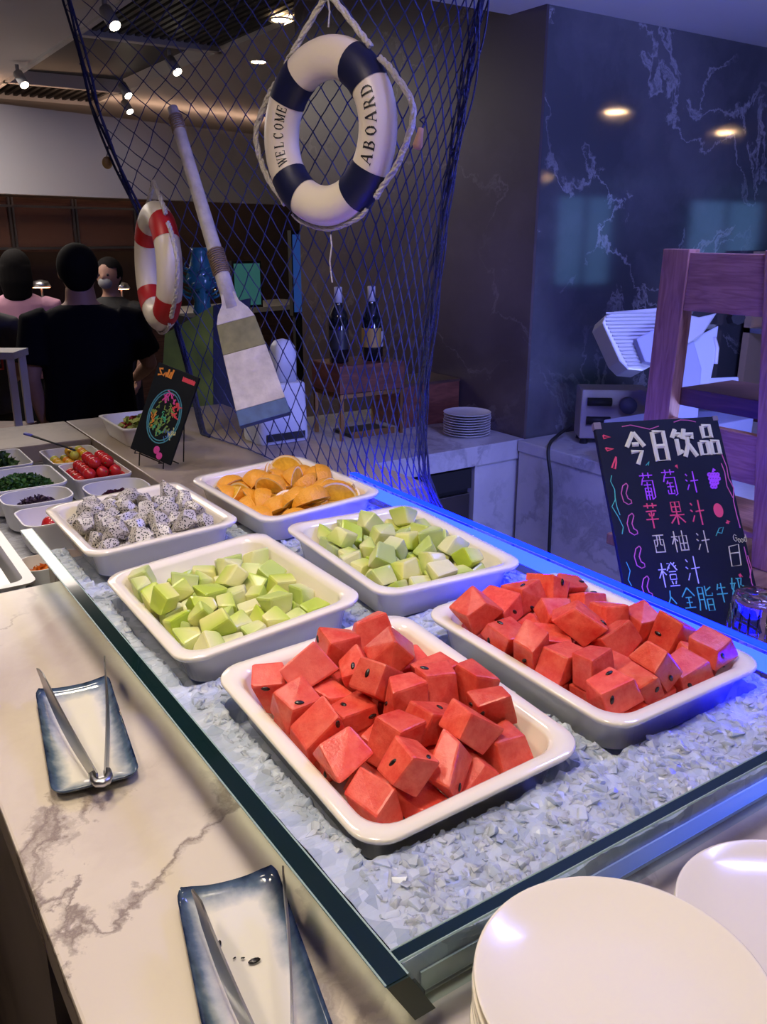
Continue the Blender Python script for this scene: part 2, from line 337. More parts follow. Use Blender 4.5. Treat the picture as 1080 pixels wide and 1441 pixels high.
# back counter (plates) and side counter (machine): an L round the staff aisle
kc = thing('plate_counter', 'grey marble back counter with a dark under-counter fridge and a plate stack', 'counter', (0, 0, 0))
MB().box((.85, 1.79, .80), (1.795, 2.55, .87)).build('marble_top', M['marble_blue'], kc, bevel=.003)
MB().box((1.58, 1.80, 0), (1.795, 2.5, .80)).build('marble_leg', M['marble_blue'], kc)
fd = MB().box((.87, 1.83, .06), (1.575, 2.5, .80)).build('fridge_body', M['black'], kc)
for x0, x1 in ((.88, 1.22), (1.225, 1.57)):
    d = MB().box((x0, 1.812, .10), (x1, 1.83, .70)).build('fridge_door', M['steel_dark'], kc, bevel=.003)
    MB().box((x0 + .1, 1.800, .38), (x0 + .2, 1.812, .52)).build('door_vent', M['black'], d)
MB().box((.88, 1.805, .72), (1.57, 1.83, .79)).build('control_panel', M['black'], kc)
sc_ = thing('machine_counter', 'pale marble side counter carrying the ribbed machine and its control box', 'counter', (0, 0, 0))
MB().box((1.76, -1.2, .83), (2.75, 1.785, .87)).build('marble_top', M['marble_blue'], sc_, bevel=.003)
MB().box((1.765, -1.19, 0), (2.74, 1.78, .83)).build('marble_front', M['marble_blue'], sc_)

# ================================================================== glass ice tray
TX, TY = .665, 1.135
tr = thing('glass_ice_tray', 'long glass ice tray with dark green edges and a glowing blue back rim', 'tray', (0, 0, .9905))
def panel(name, bot, top, thick, parent):      # bot/top: two points each (outer face); thick: vector inwards
    b0, b1 = Vector(bot[0]), Vector(bot[1]); t0, t1 = Vector(top[0]), Vector(top[1]); th = Vector(thick)
    p = MB().hexa([b0, b1, b1 + th, b0 + th, t0, t1, t1 + th, t0 + th]).build(name, M['glass_panel'], parent)
    cap = Vector((0, 0, .0012))
    e = MB().hexa([t0 - th * .02, t1 - th * .02, t1 + th * 1.02, t0 + th * 1.02, t0 + cap - th * .02, t1 + cap - th * .02, t1 + cap + th * 1.02, t0 + cap + th * 1.02]).build('green_edge', M['glass_edge'], p)
    n_ = (t1 - t0).normalized(); l = MB()
    for k in (.0, 1.0): l.tube([t0 + th * k + cap * .6, t1 + th * k + cap * .6], .0011, 5)
    l.build('polished_arris', M['glass_line'], p)
    return p
h = .0695
pl = panel('left_glass_panel', [(.008, -.021, .021), (.008, TY, .021)], [(-.019, -.024, h), (-.019, TY, h)], (.019, 0, 0), tr)
MB().hexa([(.008, -.0222, .021), (.027, -.0222, .021), (.027, -.021, .021), (.008, -.021, .021), (-.019, -.0252, h), (0, -.0252, h), (0, -.024, h), (-.019, -.024, h)]).build('end_edge', mat('dark_green_glass_end', (.010, .030, .026), .45), pl)
panel('near_glass_panel', [(.0305, -.006, 0.005), (TX - .001, -.006, 0.005)], [(.0005, -.012, h), (TX - .001, -.012, h)], (0, .012, 0), tr)
panel('right_glass_panel', [(TX, -.012, 0), (TX, TY, 0)], [(TX, -.012, h), (TX, TY, h)], (.012, 0, 0), tr)
MB().box((.030, .007, .0), (TX - .001, TY, .0015)).build('tray_floor', M['porcelain_cool'], tr)
MB().box((.026, -.005, .0), (.0298, TY, .021)).build('base_rail', M['glass_edge'], tr)
MB().box((TX - .0035, .01, .042), (TX - .0015, TY - .005, .066)).build('blue_led_strip', M['led_in'], tr)
MB().box((.034, .0058, .006), (TX - .01, .0075, .026)).build('added_near_glow', M['added_glow'], tr)  # added glowing strip, imitates blue light spreading through the ice behind the glass
MB().box((TX - .001, -.010, h + .0014), (TX + .013, TY, h + .0034)).build('blue_glowing_rim', M['led'], tr)

# ================================================================== white food pans
def pan_mesh():
    prof = [(.108, .147, .030, -.056), (.114, .153, .032, -.052), (.1225, .1615, .034, -.012), (.126, .165, .035, -.008), (.1335, .1725, .034, -.008), (.136, .175, .035, -.004), (.136, .175, .035, -.0015), (.1345, .1735, .034, 0),
            (.1205, .1595, .033, .0), (.1185, .1575, .033, -.0025), (.1165, .1555, .032, -.0035), (.1145, .1535, .031, -.007), (.1095, .1485, .030, -.042), (.102, .141, .028, -.049), (.06, .1, .02, -.0495)]
    m = MB(); m.rings([[(x, y, z) for x, y in rrect(a, b, r, 7)] for a, b, r, z in prof]); return m.mesh('food_pan', 50)
PME = pan_mesh(); PME.materials.append(M['porcelain'])
PANS = {'A': ((.1902, .2848, 1.0625), (-.54, 3.0, -2.4)), 'B': ((.4979, .2821, 1.0665), (.25, 1.01, 0)), 'C': ((.1754, .6847, 1.068), (-.86, -.6, -5.5)),
        'D': ((.4965, .7054, 1.0645), (-2.61, .98, .49)), 'E': ((.4962, 1.1249, 1.066), (2.03, .73, -2.58)), 'F': ((.1829, 1.1071, 1.064), (-1.0, -1.64, -2.8))}
PLAB = {'A': 'front white pan heaped with watermelon, at the near glass corner', 'B': 'white pan of watermelon beside the blue rim and drinks board',
        'C': 'white pan of pale green melon nearest the marble worktop', 'D': 'white pan of pale green melon beside the blue rim',
        'E': 'white pan of orange wedges standing before the hanging net', 'F': 'white pan of speckled dragon fruit next to the salad bowls'}
PMAT = {}
for k, (loc, (a, tx, ty)) in PANS.items():
    Mx = Matrix.Translation(loc) @ Matrix.Rotation(math.radians(a), 4, 'Z') @ Matrix.Rotation(math.radians(ty), 4, 'Y') @ Matrix.Rotation(math.radians(tx), 4, 'X')
    o = bpy.data.objects.new('food_pan', PME); COL.objects.link(o); o.matrix_world = Mx; PMAT[k] = Mx
    tag(o, PLAB[k], 'food pan', 'white food pans in the ice tray')
# ================================================================== crushed ice (nobody could count it)
def in_pan(x, y):
    d = 9
    for k, (loc, (a, _, _)) in PANS.items():
        dx, dy = x - loc[0], y - loc[1]; ca, sa = math.cos(math.radians(a)), math.sin(math.radians(a))
        u, v = dx * ca + dy * sa, -dx * sa + dy * ca
        d = min(d, max(abs(u) - .1235, abs(v) - .1625))
    return d
def ice_h(x, y):
    base = 1.030 - .018 * min(1, max(0, (y - .1) / .7)) + .008 * noise.noise((x * 9, y * 9, 0)) + .006 * noise.noise((x * 30, y * 30, 3)) + .004 * abs(noise.noise((x * 70, y * 70, 5)))
    d = in_pan(x, y)
    if d < .006: return .9925 if d < .001 else .9925 + (base - .9925) * (d / .006)
    return base
rd = random.Random(5)
ice = MB(); nx, ny = 150, 270; x0, x1, y0, y1 = .032, TX - .006, .0085, TY
gx = [x0 + (x1 - x0) * i / nx for i in range(nx + 1)]; gy = [y0 + (y1 - y0) * j / ny for j in range(ny + 1)]
vsx = []
for j in range(ny + 1):
    for i in range(nx + 1):
        x = gx[i] + (rd.uniform(-.0013, .0013) if 0 < i < nx else 0); y = gy[j] + (rd.uniform(-.0013, .0013) if 0 < j < ny else 0)
        z = ice_h(x, y)
        vsx.append((x - (.026 * max(0, z - 1.0) / .06 if i == 0 else 0), y, z))
ice.add(vsx, [(j * (nx + 1) + i, j * (nx + 1) + i + 1, (j + 1) * (nx + 1) + i + 1, (j + 1) * (nx + 1) + i) for j in range(ny) for i in range(nx)])
# side skirts so that the bed is a body seen through the glass
for i in range(nx):
    a, b = vsx[i], vsx[i + 1]; ice.add([a, b, (b[0], b[1], min(.993, b[2])), (a[0], a[1], min(.993, a[2]))], [(0, 1, 2, 3)])
ICE_SHAPES = []
for k in range(7):
    r2 = random.Random(900 + k); bm = bmesh.new()
    for _ in range(11):
        v = Vector((r2.gauss(0, 1), r2.gauss(0, 1), r2.gauss(0, 1))).normalized(); bm.verts.new((v.x, v.y * r2.uniform(.7, 1), v.z * .55))
    rr = bmesh.ops.convex_hull(bm, input=bm.verts); bm.verts.ensure_lookup_table()
    bmesh.ops.delete(bm, geom=[g for g in rr['geom_interior'] if isinstance(g, bmesh.types.BMVert)], context='VERTS')
    bm.verts.index_update(); ICE_SHAPES.append(([v.co.copy() for v in bm.verts], [tuple(v.index for v in f.verts) for f in bm.faces])); bm.free()
chips = MB(); cnt = 0
while cnt < 3600:
    x, y = rd.uniform(x0 + .006, x1 - .008), rd.uniform(y0 + .006, y1 - .004)
    if in_pan(x, y) < .012: continue
    rr = rd.choice((.003, .004, .006, .008, .012)) * rd.uniform(.8, 1.25)
    q = Euler((rd.gauss(0, .5), rd.gauss(0, .5), rd.uniform(0, 6.28))).to_matrix()
    V, Fc = ICE_SHAPES[cnt % 7]; z = ice_h(x, y) - rr * .30
    if z + rr > 1.052: cnt += 1; continue
    chips.add([Vector((x, y, z)) + q @ (p * rr) for p in V], Fc); cnt += 1
def ice_mat(name, tr_):
    m, N, L, b = new_mat(name)
    tc = N.new('ShaderNodeTexCoord'); vo = N.new('ShaderNodeTexVoronoi'); vo.inputs['Scale'].default_value = 70; L.new(tc.outputs['Object'], vo.inputs['Vector'])
    cr = N.new('ShaderNodeValToRGB'); cr.color_ramp.elements[0].color = (.34, .40, .51, 1); cr.color_ramp.elements[1].color = (.58, .64, .76, 1)
    L.new(vo.outputs['Color'], cr.inputs[0]); L.new(cr.outputs[0], b.inputs['Base Color'])
    b.inputs['Roughness'].default_value = .27; b.inputs['IOR'].default_value = 1.31; b.inputs['Subsurface Weight'].default_value = .5; b.inputs['Subsurface Radius'].default_value = (.012, .014, .018); b.inputs['Subsurface Scale'].default_value = 1; b.inputs['Transmission Weight'].default_value = tr_; b.inputs['Specular IOR Level'].default_value = .7
    return m
io = tag(ice.build('crushed_ice', ice_mat('packed_ice', 0), None, origin=(.33, .57, 1.0)), 'bed of crushed ice filling the glass tray under the pans', 'ice', kind='stuff')
tag(chips.build('ice_chips', ice_mat('clear_ice', .0), io, origin=(.33, .57, 1.0)), kind='stuff').location = (0, 0, 0)

# ---------- fruit piece shapes (shared, seeded) ----------
def hull_mesh(name, pts, bev, seg=2):
    bm = bmesh.new()
    for p in pts: bm.verts.new(p)
    r = bmesh.ops.convex_hull(bm, input=bm.verts)
    junk = [g for g in r['geom_interior'] if isinstance(g, bmesh.types.BMVert)]
    if junk: bmesh.ops.delete(bm, geom=junk, context='VERTS')
    bmesh.ops.dissolve_limit(bm, angle_limit=0.12, verts=bm.verts, edges=bm.edges)
    if bev:
        bmesh.ops.bevel(bm, geom=bm.edges[:], offset=bev, segments=seg, affect='EDGES', profile=0.6, clamp_overlap=True)
    bmesh.ops.recalc_face_normals(bm, faces=bm.faces)
    me = bpy.data.meshes.new(name); bm.to_mesh(me); bm.free()
    return me

def watermelon_mesh(k):
    rd = random.Random(100 + k)
    a = rd.uniform(.044, .055); b = rd.uniform(.038, .047); c = rd.uniform(.026, .034)
    j = .005
    sh = rd.uniform(-.35, .35); tp = rd.uniform(.72, 1.0)
    pts = []
    for x in (-1, 1):
        for y in (-1, 1):
            for z in (-1, 1):
                t = tp if z > 0 else 1
                pts.append(((x * a * t + z * c * sh) / 2 + rd.uniform(-j, j), y * b * t / 2 + rd.uniform(-j, j), z * c / 2 + rd.uniform(-j, j)))
    return hull_mesh('watermelon_flesh', pts, .0026)

def melon_mesh(k):
    rd = random.Random(200 + k)
    a = rd.uniform(.036, .052); b = rd.uniform(.030, .040); c = rd.uniform(.024, .034)
    j = .006; pts = []
    tx, ty = rd.uniform(.45, 1.0), rd.uniform(.6, 1.0)
    for x in (-1, 1):
        for y in (-1, 1):
            for z in (-1, 1):
                sx, sy = (tx, ty) if z > 0 else (1, 1)
                pts.append((x * a * sx / 2 + rd.uniform(-j, j), y * b * sy / 2 + rd.uniform(-j, j), z * c / 2 + rd.uniform(-j, j) * .6))
    return hull_mesh('melon_flesh', pts, .0036)

def dragon_mesh(k):
    rd = random.Random(300 + k)
    a = rd.uniform(.042, .056); b = rd.uniform(.036, .046); c = rd.uniform(.030, .040)
    pts = []
    for i in range(22):
        v = Vector((rd.gauss(0, 1), rd.gauss(0, 1), rd.gauss(0, 1))).normalized()
        m = max(abs(v.x), abs(v.y), abs(v.z)); v = v / m * .55 + v * .45
        pts.append((v.x * a / 2, v.y * b / 2, v.z * c / 2))
    return hull_mesh('dragon_fruit_flesh', pts, .004)

def orange_outline(k):
    rd = random.Random(400 + k)
    return rd.uniform(.038, .043), rd.uniform(.40, .58)     # radius, half angle of the wedge

def orange_hull(k):
    r, h = orange_outline(k); pts = []
    for i in range(9):
        t = -PI / 2 + PI * i / 8
        for s in (-1, 0, 1):
            pts.append((r * math.sin(t), r * math.cos(t) * math.cos(s * h), r * math.cos(t) * math.sin(s * h)))
    return hull_mesh('orange_hull', pts, 0)
# layout: pan key -> (maker, variants, count)
PILES = {'A': (watermelon_mesh, 10, 46), 'B': (watermelon_mesh, 10, 45), 'C': (melon_mesh, 9, 48),
         'D': (melon_mesh, 9, 60), 'E': (orange_hull, 5, 46), 'F': (dragon_mesh, 8, 66)}
# settled places of the pieces in each pan: variant, x y z (0.1 mm), quaternion (1e-3)
PILE = {
 'A': [(0,-445,-1169,-299,764,4,81,-640),(1,-538,-641,-304,840,16,72,-537),(2,-767,-288,-187,861,-505,-51,-34),(3,-757,173,-309,683,-48,14,729),(4,-777,680,-292,689,-43,0,723),(5,-828,1196,-184,612,-80,-758,-211),(6,-67,-1234,-5,421,81,648,-629),(7,-39,-758,-281,123,-47,-48,-990),(8,-197,-297,-290,991,-35,-28,123),(9,-234,171,-337,36,17,21,-999),(0,-320,618,-241,660,-1,-750,37),(1,-381,1176,-285,800,-7,14,600),(2,183,-1185,-245,23,305,21,-952),(3,383,-714,-309,671,-48,13,740),(4,283,-213,-290,677,-40,41,734),(5,234,240,-281,1000,-3,7,-2),(6,294,681,-327,995,14,-63,73),(7,126,1139,-274,703,-11,2,-711),(8,704,-1169,-197,4,27,575,-818),(9,763,-765,-271,998,40,-48,30),(0,739,-271,-299,9,45,34,-998),(1,764,205,-304,758,26,68,-648),(2,772,758,-346,717,-7,-18,697),(3,707,1216,-196,872,489,-16,10),(4,-886,-1083,-172,377,-574,-587,429),(5,60,192,145,277,-176,-748,-577),(6,-862,54,2,954,64,-292,39),(7,-862,512,58,993,88,-82,13),(8,91,1255,96,78,47,-28,995),(9,-909,-513,67,192,-738,632,135),(0,94,-189,132,464,-620,-450,-445),(1,-351,-690,94,32,-804,-73,-589),(2,-345,182,-75,999,-20,-34,3),(3,-439,976,95,388,-906,-77,-154),(4,359,-1000,156,105,935,-64,-332),(5,178,-619,36,220,54,-973,37),(6,547,-215,94,548,422,362,-625),(7,49,676,9,155,-820,133,535),(8,448,617,195,929,-128,-290,-191),(9,829,-747,93,752,-616,77,-221),(0,950,-342,76,747,11,-665,18),(1,814,177,36,27,69,44,-996),(2,791,686,-78,604,65,-29,-794),(3,641,1347,120,985,-151,-75,-46),(4,-508,-1099,138,653,-425,-196,595)],
 'B': [(0,-636,-1170,-326,8,-30,-997,-70),(1,-597,-762,-300,21,45,-4,-999),(2,-723,-342,-346,1000,-3,3,26),(3,-681,130,-308,727,15,42,-685),(4,-700,685,-290,998,-3,55,41),(5,-749,1190,-253,333,562,-663,-365),(6,-100,-1146,-327,997,11,-64,31),(7,-165,-688,-239,563,53,-824,-27),(8,-191,-220,-291,626,-4,-62,777),(9,-252,208,-339,654,-25,-30,756),(0,-215,708,-255,407,-502,-554,525),(1,-228,1141,-304,3,69,25,-997),(2,386,-1113,-346,696,-6,-19,718),(3,284,-675,-246,218,599,-630,443),(4,283,9,-290,692,-39,46,719),(5,340,454,-247,28,885,38,463),(6,217,795,-250,5,-73,-740,-668),(7,338,1151,-284,38,75,61,995),(8,863,-1051,-195,607,-427,-361,564),(9,674,-581,-335,999,-6,34,8),(0,733,-103,-299,38,49,40,-997),(1,816,383,-299,731,34,29,-681),(2,759,890,-343,46,-727,-685,32),(3,888,1233,-74,640,-477,-277,-535),(4,-804,-1177,16,995,-56,-57,-53),(5,-729,-359,-39,109,101,-989,-13),(6,-858,517,8,711,68,11,-700),(7,457,46,73,514,-535,-376,555),(8,-896,1157,126,714,-252,-229,611),(9,-342,-1171,-16,279,628,-625,-370),(0,-93,-1201,173,11,356,-105,929),(1,-960,-9,52,11,-818,-54,572),(2,-17,507,96,159,79,-177,968),(3,-421,1151,23,82,-724,666,-160),(4,375,-1283,-30,994,37,-98,3),(5,-109,24,228,858,95,311,-398),(6,-407,223,-49,44,-904,-418,71),(7,843,-177,38,991,79,-76,-82),(8,46,1249,64,17,56,-82,-995),(9,823,-1258,149,762,73,19,-643),(0,204,-383,-16,876,421,-215,96),(1,944,-613,3,796,35,-602,-48),(2,870,804,-47,985,-147,87,12),(3,506,1169,68,338,-591,538,-498),(4,-658,-730,63,103,62,-752,-648)],
 'C': [(0,-477,-1224,-316,633,16,2,-774),(1,-794,-510,-314,8,834,-1,551),(2,-828,-191,-262,500,-432,-575,-482),(3,-818,156,-296,478,570,432,509),(4,-797,706,-340,51,-469,882,-10),(5,-684,1073,-320,511,20,-27,-859),(6,-130,-1181,-278,721,-55,690,-12),(7,-367,-523,-307,63,909,-395,113),(8,-108,-197,-273,672,-99,-714,-168),(0,-496,165,-296,383,622,-441,-521),(1,-477,570,-340,21,330,943,-35),(2,-89,866,-300,565,37,821,-78),(3,163,-1218,-275,509,522,-489,-478),(4,80,-868,-352,499,-50,-863,-58),(5,134,-466,-320,679,27,-14,-733),(6,177,96,-281,719,65,668,-183),(7,219,724,-308,965,-36,-44,-257),(8,107,1256,-304,127,-78,-579,802),(0,511,-1148,-314,616,-5,-788,20),(1,607,-784,-346,493,-81,866,-6),(2,889,-626,-263,5,-747,-54,-663),(3,522,295,-339,564,257,-776,119),(4,669,680,-327,290,757,315,-494),(5,508,1263,-274,438,-627,-481,-429),(6,-818,-1244,-202,830,130,-511,-184),(7,-890,-871,-204,628,432,375,528),(8,-925,74,60,346,573,537,513),(0,-965,478,-37,241,585,-629,451),(1,-976,951,-47,482,540,394,567),(2,-269,-853,-293,492,464,635,-372),(3,-464,-160,-125,191,670,229,679),(4,-210,176,-184,76,17,-996,-45),(5,-372,837,-157,316,575,-751,80),(6,-858,1283,-73,558,-175,-797,-153),(7,398,-825,-147,105,642,746,-145),(8,411,-133,-310,331,322,-687,-561),(0,297,417,-96,753,523,232,-326),(1,-65,440,-338,118,-862,477,122),(2,463,989,-230,778,605,3,-170),(3,841,-1074,-337,13,999,5,-38),(4,561,-423,-297,425,-544,-542,480),(5,834,-49,-285,28,24,-764,644),(6,871,382,-207,92,-293,872,381),(7,882,986,-198,141,541,-47,-828),(8,-554,-993,-65,283,-94,502,812),(0,-637,-622,-47,386,-666,-585,254),(1,-590,377,-46,111,554,-743,358),(2,-292,1237,-278,289,956,-1,53)],
 'D': [(0,-771,-1207,-296,719,-361,592,-34),(1,-467,-888,-345,363,-646,591,319),(2,-605,-259,-272,461,568,471,494),(3,-811,277,-262,420,-477,-496,592),(4,-805,651,-283,14,732,-93,675),(5,-754,1004,-303,664,98,741,16),(6,-391,-1267,-291,551,-396,-376,-631),(7,-105,-841,-279,627,776,64,3),(8,-278,-71,-355,470,-34,-36,881),(0,-427,275,-314,3,998,15,65),(1,-531,657,-313,37,813,21,581),(2,-305,1137,-353,774,-10,-8,633),(3,387,-1208,-264,730,-678,62,59),(4,265,-912,-326,386,686,437,-435),(5,97,-447,-285,2,-57,761,-646),(6,396,82,-291,222,216,-723,-617),(7,237,618,-282,642,314,675,-182),(8,200,1272,-261,464,-861,178,-108),(0,751,-1252,-300,200,724,-268,-604),(1,707,-855,-344,642,-14,38,-766),(2,663,-238,-301,160,763,318,-540),(3,745,327,-335,319,-759,355,443),(4,620,791,-329,545,132,827,-47),(5,813,1197,-230,142,659,-545,-498),(6,-911,-1012,-69,273,659,680,-171),(7,-796,-676,-262,707,-200,89,-673),(8,-860,25,-221,548,295,-532,574),(0,-700,611,5,777,-137,234,-567),(1,-661,1313,-185,165,693,-657,-248),(2,-473,-983,-49,605,314,-302,667),(3,-314,-545,-289,533,773,-95,332),(4,108,-80,-301,85,-10,-683,-725),(5,-173,650,-296,44,723,-254,641),(6,26,957,-316,222,651,-153,710),(7,13,-1204,-279,618,773,-90,-117),(8,426,-528,-280,95,745,-17,660),(0,162,-54,29,840,-161,-11,-517),(1,250,299,-75,83,-706,654,-260),(2,427,944,-136,816,-44,-489,-306),(3,734,-1048,-48,657,-291,642,-266),(4,865,-506,-269,623,370,-421,-546),(5,895,51,-161,379,-798,360,-301),(6,580,453,-83,635,219,611,419),(7,899,714,-164,457,447,-314,-702),(8,-29,-1303,-19,5,-100,-250,963),(0,-888,-341,-230,72,642,-28,-763),(1,-553,37,-52,324,472,-659,-487),(2,-121,348,13,366,557,598,-445),(3,-395,916,-117,248,-408,846,238),(4,63,-985,7,708,312,-251,582),(5,-229,-244,17,837,-74,468,275),(6,-37,226,-327,4,516,856,24),(7,-31,933,27,178,-542,-711,412),(8,-236,1310,-78,139,986,-82,-50),(0,680,-575,-6,603,-314,-273,680),(1,220,-513,-3,358,146,921,-52),(2,440,-265,79,141,79,728,667),(3,580,35,17,205,697,-683,-74),(4,590,724,116,178,114,-937,277),(5,-645,-552,35,34,-492,794,355)],
 'E': [(0,-497,-1338,-438,720,693,27,-34),(1,93,773,-70,497,-563,-111,651),(2,-762,738,-61,350,-577,509,-534),(3,-566,880,-444,257,448,706,484),(4,-55,-1126,-165,719,-267,-16,-641),(0,-19,-180,-93,82,-251,-739,620),(1,503,924,-73,628,-664,379,142),(2,-88,940,-472,17,78,-975,-207),(3,704,-1098,-103,52,97,383,-917),(4,712,-1089,-99,78,58,757,-647),(0,317,-40,-472,172,761,610,138),(1,714,1140,-165,790,485,-107,-358),(2,-731,-868,-449,456,68,-181,-869),(3,-945,-687,-473,476,501,528,494),(4,-725,47,-472,653,333,309,606),(0,-987,812,-403,536,536,535,372),(1,86,-953,-472,204,837,-493,-120),(2,546,-1199,-160,734,594,-181,-274),(3,561,149,-198,250,-335,213,883),(4,-160,829,-214,832,395,264,287),(0,704,-1040,-155,320,295,878,-199),(1,594,-354,-472,171,108,-523,-828),(2,975,209,-232,255,512,-361,-736),(3,580,970,-471,931,218,-66,-284),(4,-439,-564,-366,511,827,-232,24),(0,-207,-241,-472,165,727,-650,-147),(1,-559,1325,-405,65,50,-678,-730),(2,615,-694,-271,17,296,-470,-831),(3,499,684,-472,31,12,-354,-935),(4,334,1157,-414,198,245,748,585),(0,-124,-665,-332,761,594,32,-258),(1,-219,163,-472,970,236,-12,-48),(2,-683,388,-472,453,580,534,417),(3,645,-675,-230,813,543,10,209),(4,149,636,-232,210,642,402,618),(0,487,692,-472,728,685,23,24),(1,-181,-621,-297,166,-245,-935,-192),(2,-572,-59,-374,313,363,-530,-700),(3,-248,729,-196,372,123,-570,-723),(4,-158,-871,-186,45,-18,-619,-784),(0,432,180,-144,290,216,-811,-459),(1,862,727,-325,461,657,-354,-481),(2,-3,-1085,-128,52,-13,454,890),(3,-255,81,-141,400,377,638,538),(4,992,253,-237,629,516,-10,581),(0,44,192,-380,653,752,-48,75)],
 'F': [(0,-683,-1294,-258,728,-284,-296,-549),(1,-797,-717,-275,666,-395,297,558),(2,-746,-165,-363,80,281,306,906),(3,-777,291,-335,447,-557,-151,684),(4,-630,720,-339,371,729,-524,236),(5,-665,1180,-293,624,186,-729,-211),(6,-266,-1246,-335,11,892,450,-35),(7,-111,-871,-297,628,49,22,776),(0,-269,-226,-310,298,833,358,-298),(1,-423,139,-315,144,572,-737,330),(2,53,645,-274,350,684,-224,-599),(3,-157,1291,-279,181,-785,474,356),(4,199,-1157,-336,61,-852,-349,-386),(5,428,-818,-293,623,593,-463,216),(6,204,-177,-308,702,-553,-437,-101),(7,349,291,-306,19,-463,861,-209),(0,384,743,-323,508,168,-385,-752),(1,254,1241,-395,744,644,-68,-163),(2,585,-1183,-363,799,173,-396,-417),(3,806,-658,-324,891,26,-22,453),(4,731,-307,-311,394,-873,281,56),(5,732,318,-364,376,748,524,-160),(6,814,896,-308,664,-635,-307,-250),(7,731,1205,-286,499,856,134,9),(0,-889,-1083,-204,448,-361,245,780),(1,-910,-517,-236,690,262,-670,85),(2,-943,57,14,316,-569,440,-619),(3,-900,479,-109,1,279,-201,-939),(4,-929,998,-282,429,713,-547,-93),(5,-521,-922,-254,172,548,759,308),(6,114,-524,-309,448,-815,-246,-273),(7,-52,131,-305,188,-970,107,-108),(0,-251,503,-301,364,-614,623,-320),(1,-310,976,-395,373,254,596,664),(2,508,-1112,-37,801,23,-476,-362),(3,506,-589,-125,69,-482,184,854),(4,569,35,-236,443,-705,-161,-530),(5,325,494,-3,538,305,-676,-401),(6,73,966,-307,464,-84,-67,879),(7,913,-1024,-205,753,-325,553,149),(0,930,-560,-36,837,-68,425,339),(1,907,-58,-129,2,-889,56,455),(2,780,589,-257,126,-199,-695,-679),(3,375,1088,-90,111,-302,124,-939),(4,-686,-960,28,74,903,-318,280),(5,-477,-560,-338,87,904,386,-161),(6,-609,40,-43,923,247,-131,266),(7,-664,812,-6,553,762,-131,-312),(0,-502,1200,-1,176,-428,135,-876),(1,-341,-1260,-87,692,624,-164,-322),(2,-216,-30,-79,224,-27,-128,-966),(3,235,100,3,48,725,674,134),(4,104,868,72,3,-996,70,-50),(5,-105,1160,-45,92,659,747,-4),(6,32,-1288,-76,17,-799,50,600),(7,456,-250,-2,578,-666,-197,-428),(0,972,220,-57,387,490,-390,-677),(1,657,370,28,527,-846,28,73),(2,890,919,32,779,-245,314,-485),(3,-277,-659,-66,769,-530,270,-236),(4,-607,-353,-41,208,-128,-947,-211),(5,-435,468,-112,438,884,113,122),(6,-316,854,-36,110,19,994,9),(7,159,-772,4,565,453,-168,669),(0,9,-348,-34,781,-181,-77,592),(1,-115,439,-11,88,-526,-624,-571)],
}
# ================================================================== fruit
def watermelon_mat():
    m, N, L, b = new_mat('watermelon_flesh')
    tc = N.new('ShaderNodeTexCoord'); nz = N.new('ShaderNodeTexNoise'); nz.inputs['Scale'].default_value = 45; nz.inputs['Detail'].default_value = 7; nz.inputs['Roughness'].default_value = .7
    oi = N.new('ShaderNodeObjectInfo'); ad = N.new('ShaderNodeVectorMath'); L.new(tc.outputs['Object'], ad.inputs[0]); L.new(oi.outputs['Random'], ad.inputs[1]); L.new(ad.outputs[0], nz.inputs['Vector'])
    cr = N.new('ShaderNodeValToRGB'); cr.color_ramp.elements[0].position = .3; cr.color_ramp.elements[1].position = .72
    cr.color_ramp.elements[0].color = (.68, .040, .028, 1); cr.color_ramp.elements[1].color = (.90, .17, .105, 1); L.new(nz.outputs['Fac'], cr.inputs[0])
    hs = N.new('ShaderNodeHueSaturation'); mr = N.new('ShaderNodeMapRange'); mr.inputs[3].default_value = .82; mr.inputs[4].default_value = 1.12; L.new(oi.outputs['Random'], mr.inputs[0]); L.new(mr.outputs[0], hs.inputs['Value']); L.new(cr.outputs[0], hs.inputs['Color']); L.new(hs.outputs[0], b.inputs['Base Color'])
    bp = N.new('ShaderNodeBump'); bp.inputs['Strength'].default_value = .35; bp.inputs['Distance'].default_value = .004; L.new(nz.outputs['Fac'], bp.inputs['Height']); L.new(bp.outputs[0], b.inputs['Normal'])
    b.inputs['Roughness'].default_value = .24; b.inputs['Subsurface Weight'].default_value = .15; b.inputs['Subsurface Radius'].default_value = (.012, .003, .002); b.inputs['Subsurface Scale'].default_value = 1
    return m
def melon_mat():
    m, N, L, b = new_mat('melon_flesh')
    tc = N.new('ShaderNodeTexCoord'); oi = N.new('ShaderNodeObjectInfo')
    sx = N.new('ShaderNodeSeparateXYZ'); L.new(tc.outputs['Generated'], sx.inputs[0])
    cr = N.new('ShaderNodeValToRGB'); cr.color_ramp.elements[0].position = .05; cr.color_ramp.elements[1].position = .95
    cr.color_ramp.elements[0].color = (.48, .60, .09, 1); cr.color_ramp.elements[1].color = (.74, .72, .29, 1)
    e = cr.color_ramp.elements.new(.45); e.color = (.63, .69, .18, 1)
    L.new(sx.outputs['Z'], cr.inputs[0])
    hs = N.new('ShaderNodeHueSaturation'); mr = N.new('ShaderNodeMapRange'); mr.inputs[3].default_value = .75; mr.inputs[4].default_value = 1.1; L.new(oi.outputs['Random'], mr.inputs[0]); L.new(mr.outputs[0], hs.inputs['Saturation']); L.new(cr.outputs[0], hs.inputs['Color']); L.new(hs.outputs[0], b.inputs['Base Color'])
    b.inputs['Roughness'].default_value = .3; b.inputs['Subsurface Weight'].default_value = .2; b.inputs['Subsurface Radius'].default_value = (.008, .008, .003); b.inputs['Subsurface Scale'].default_value = 1
    return m
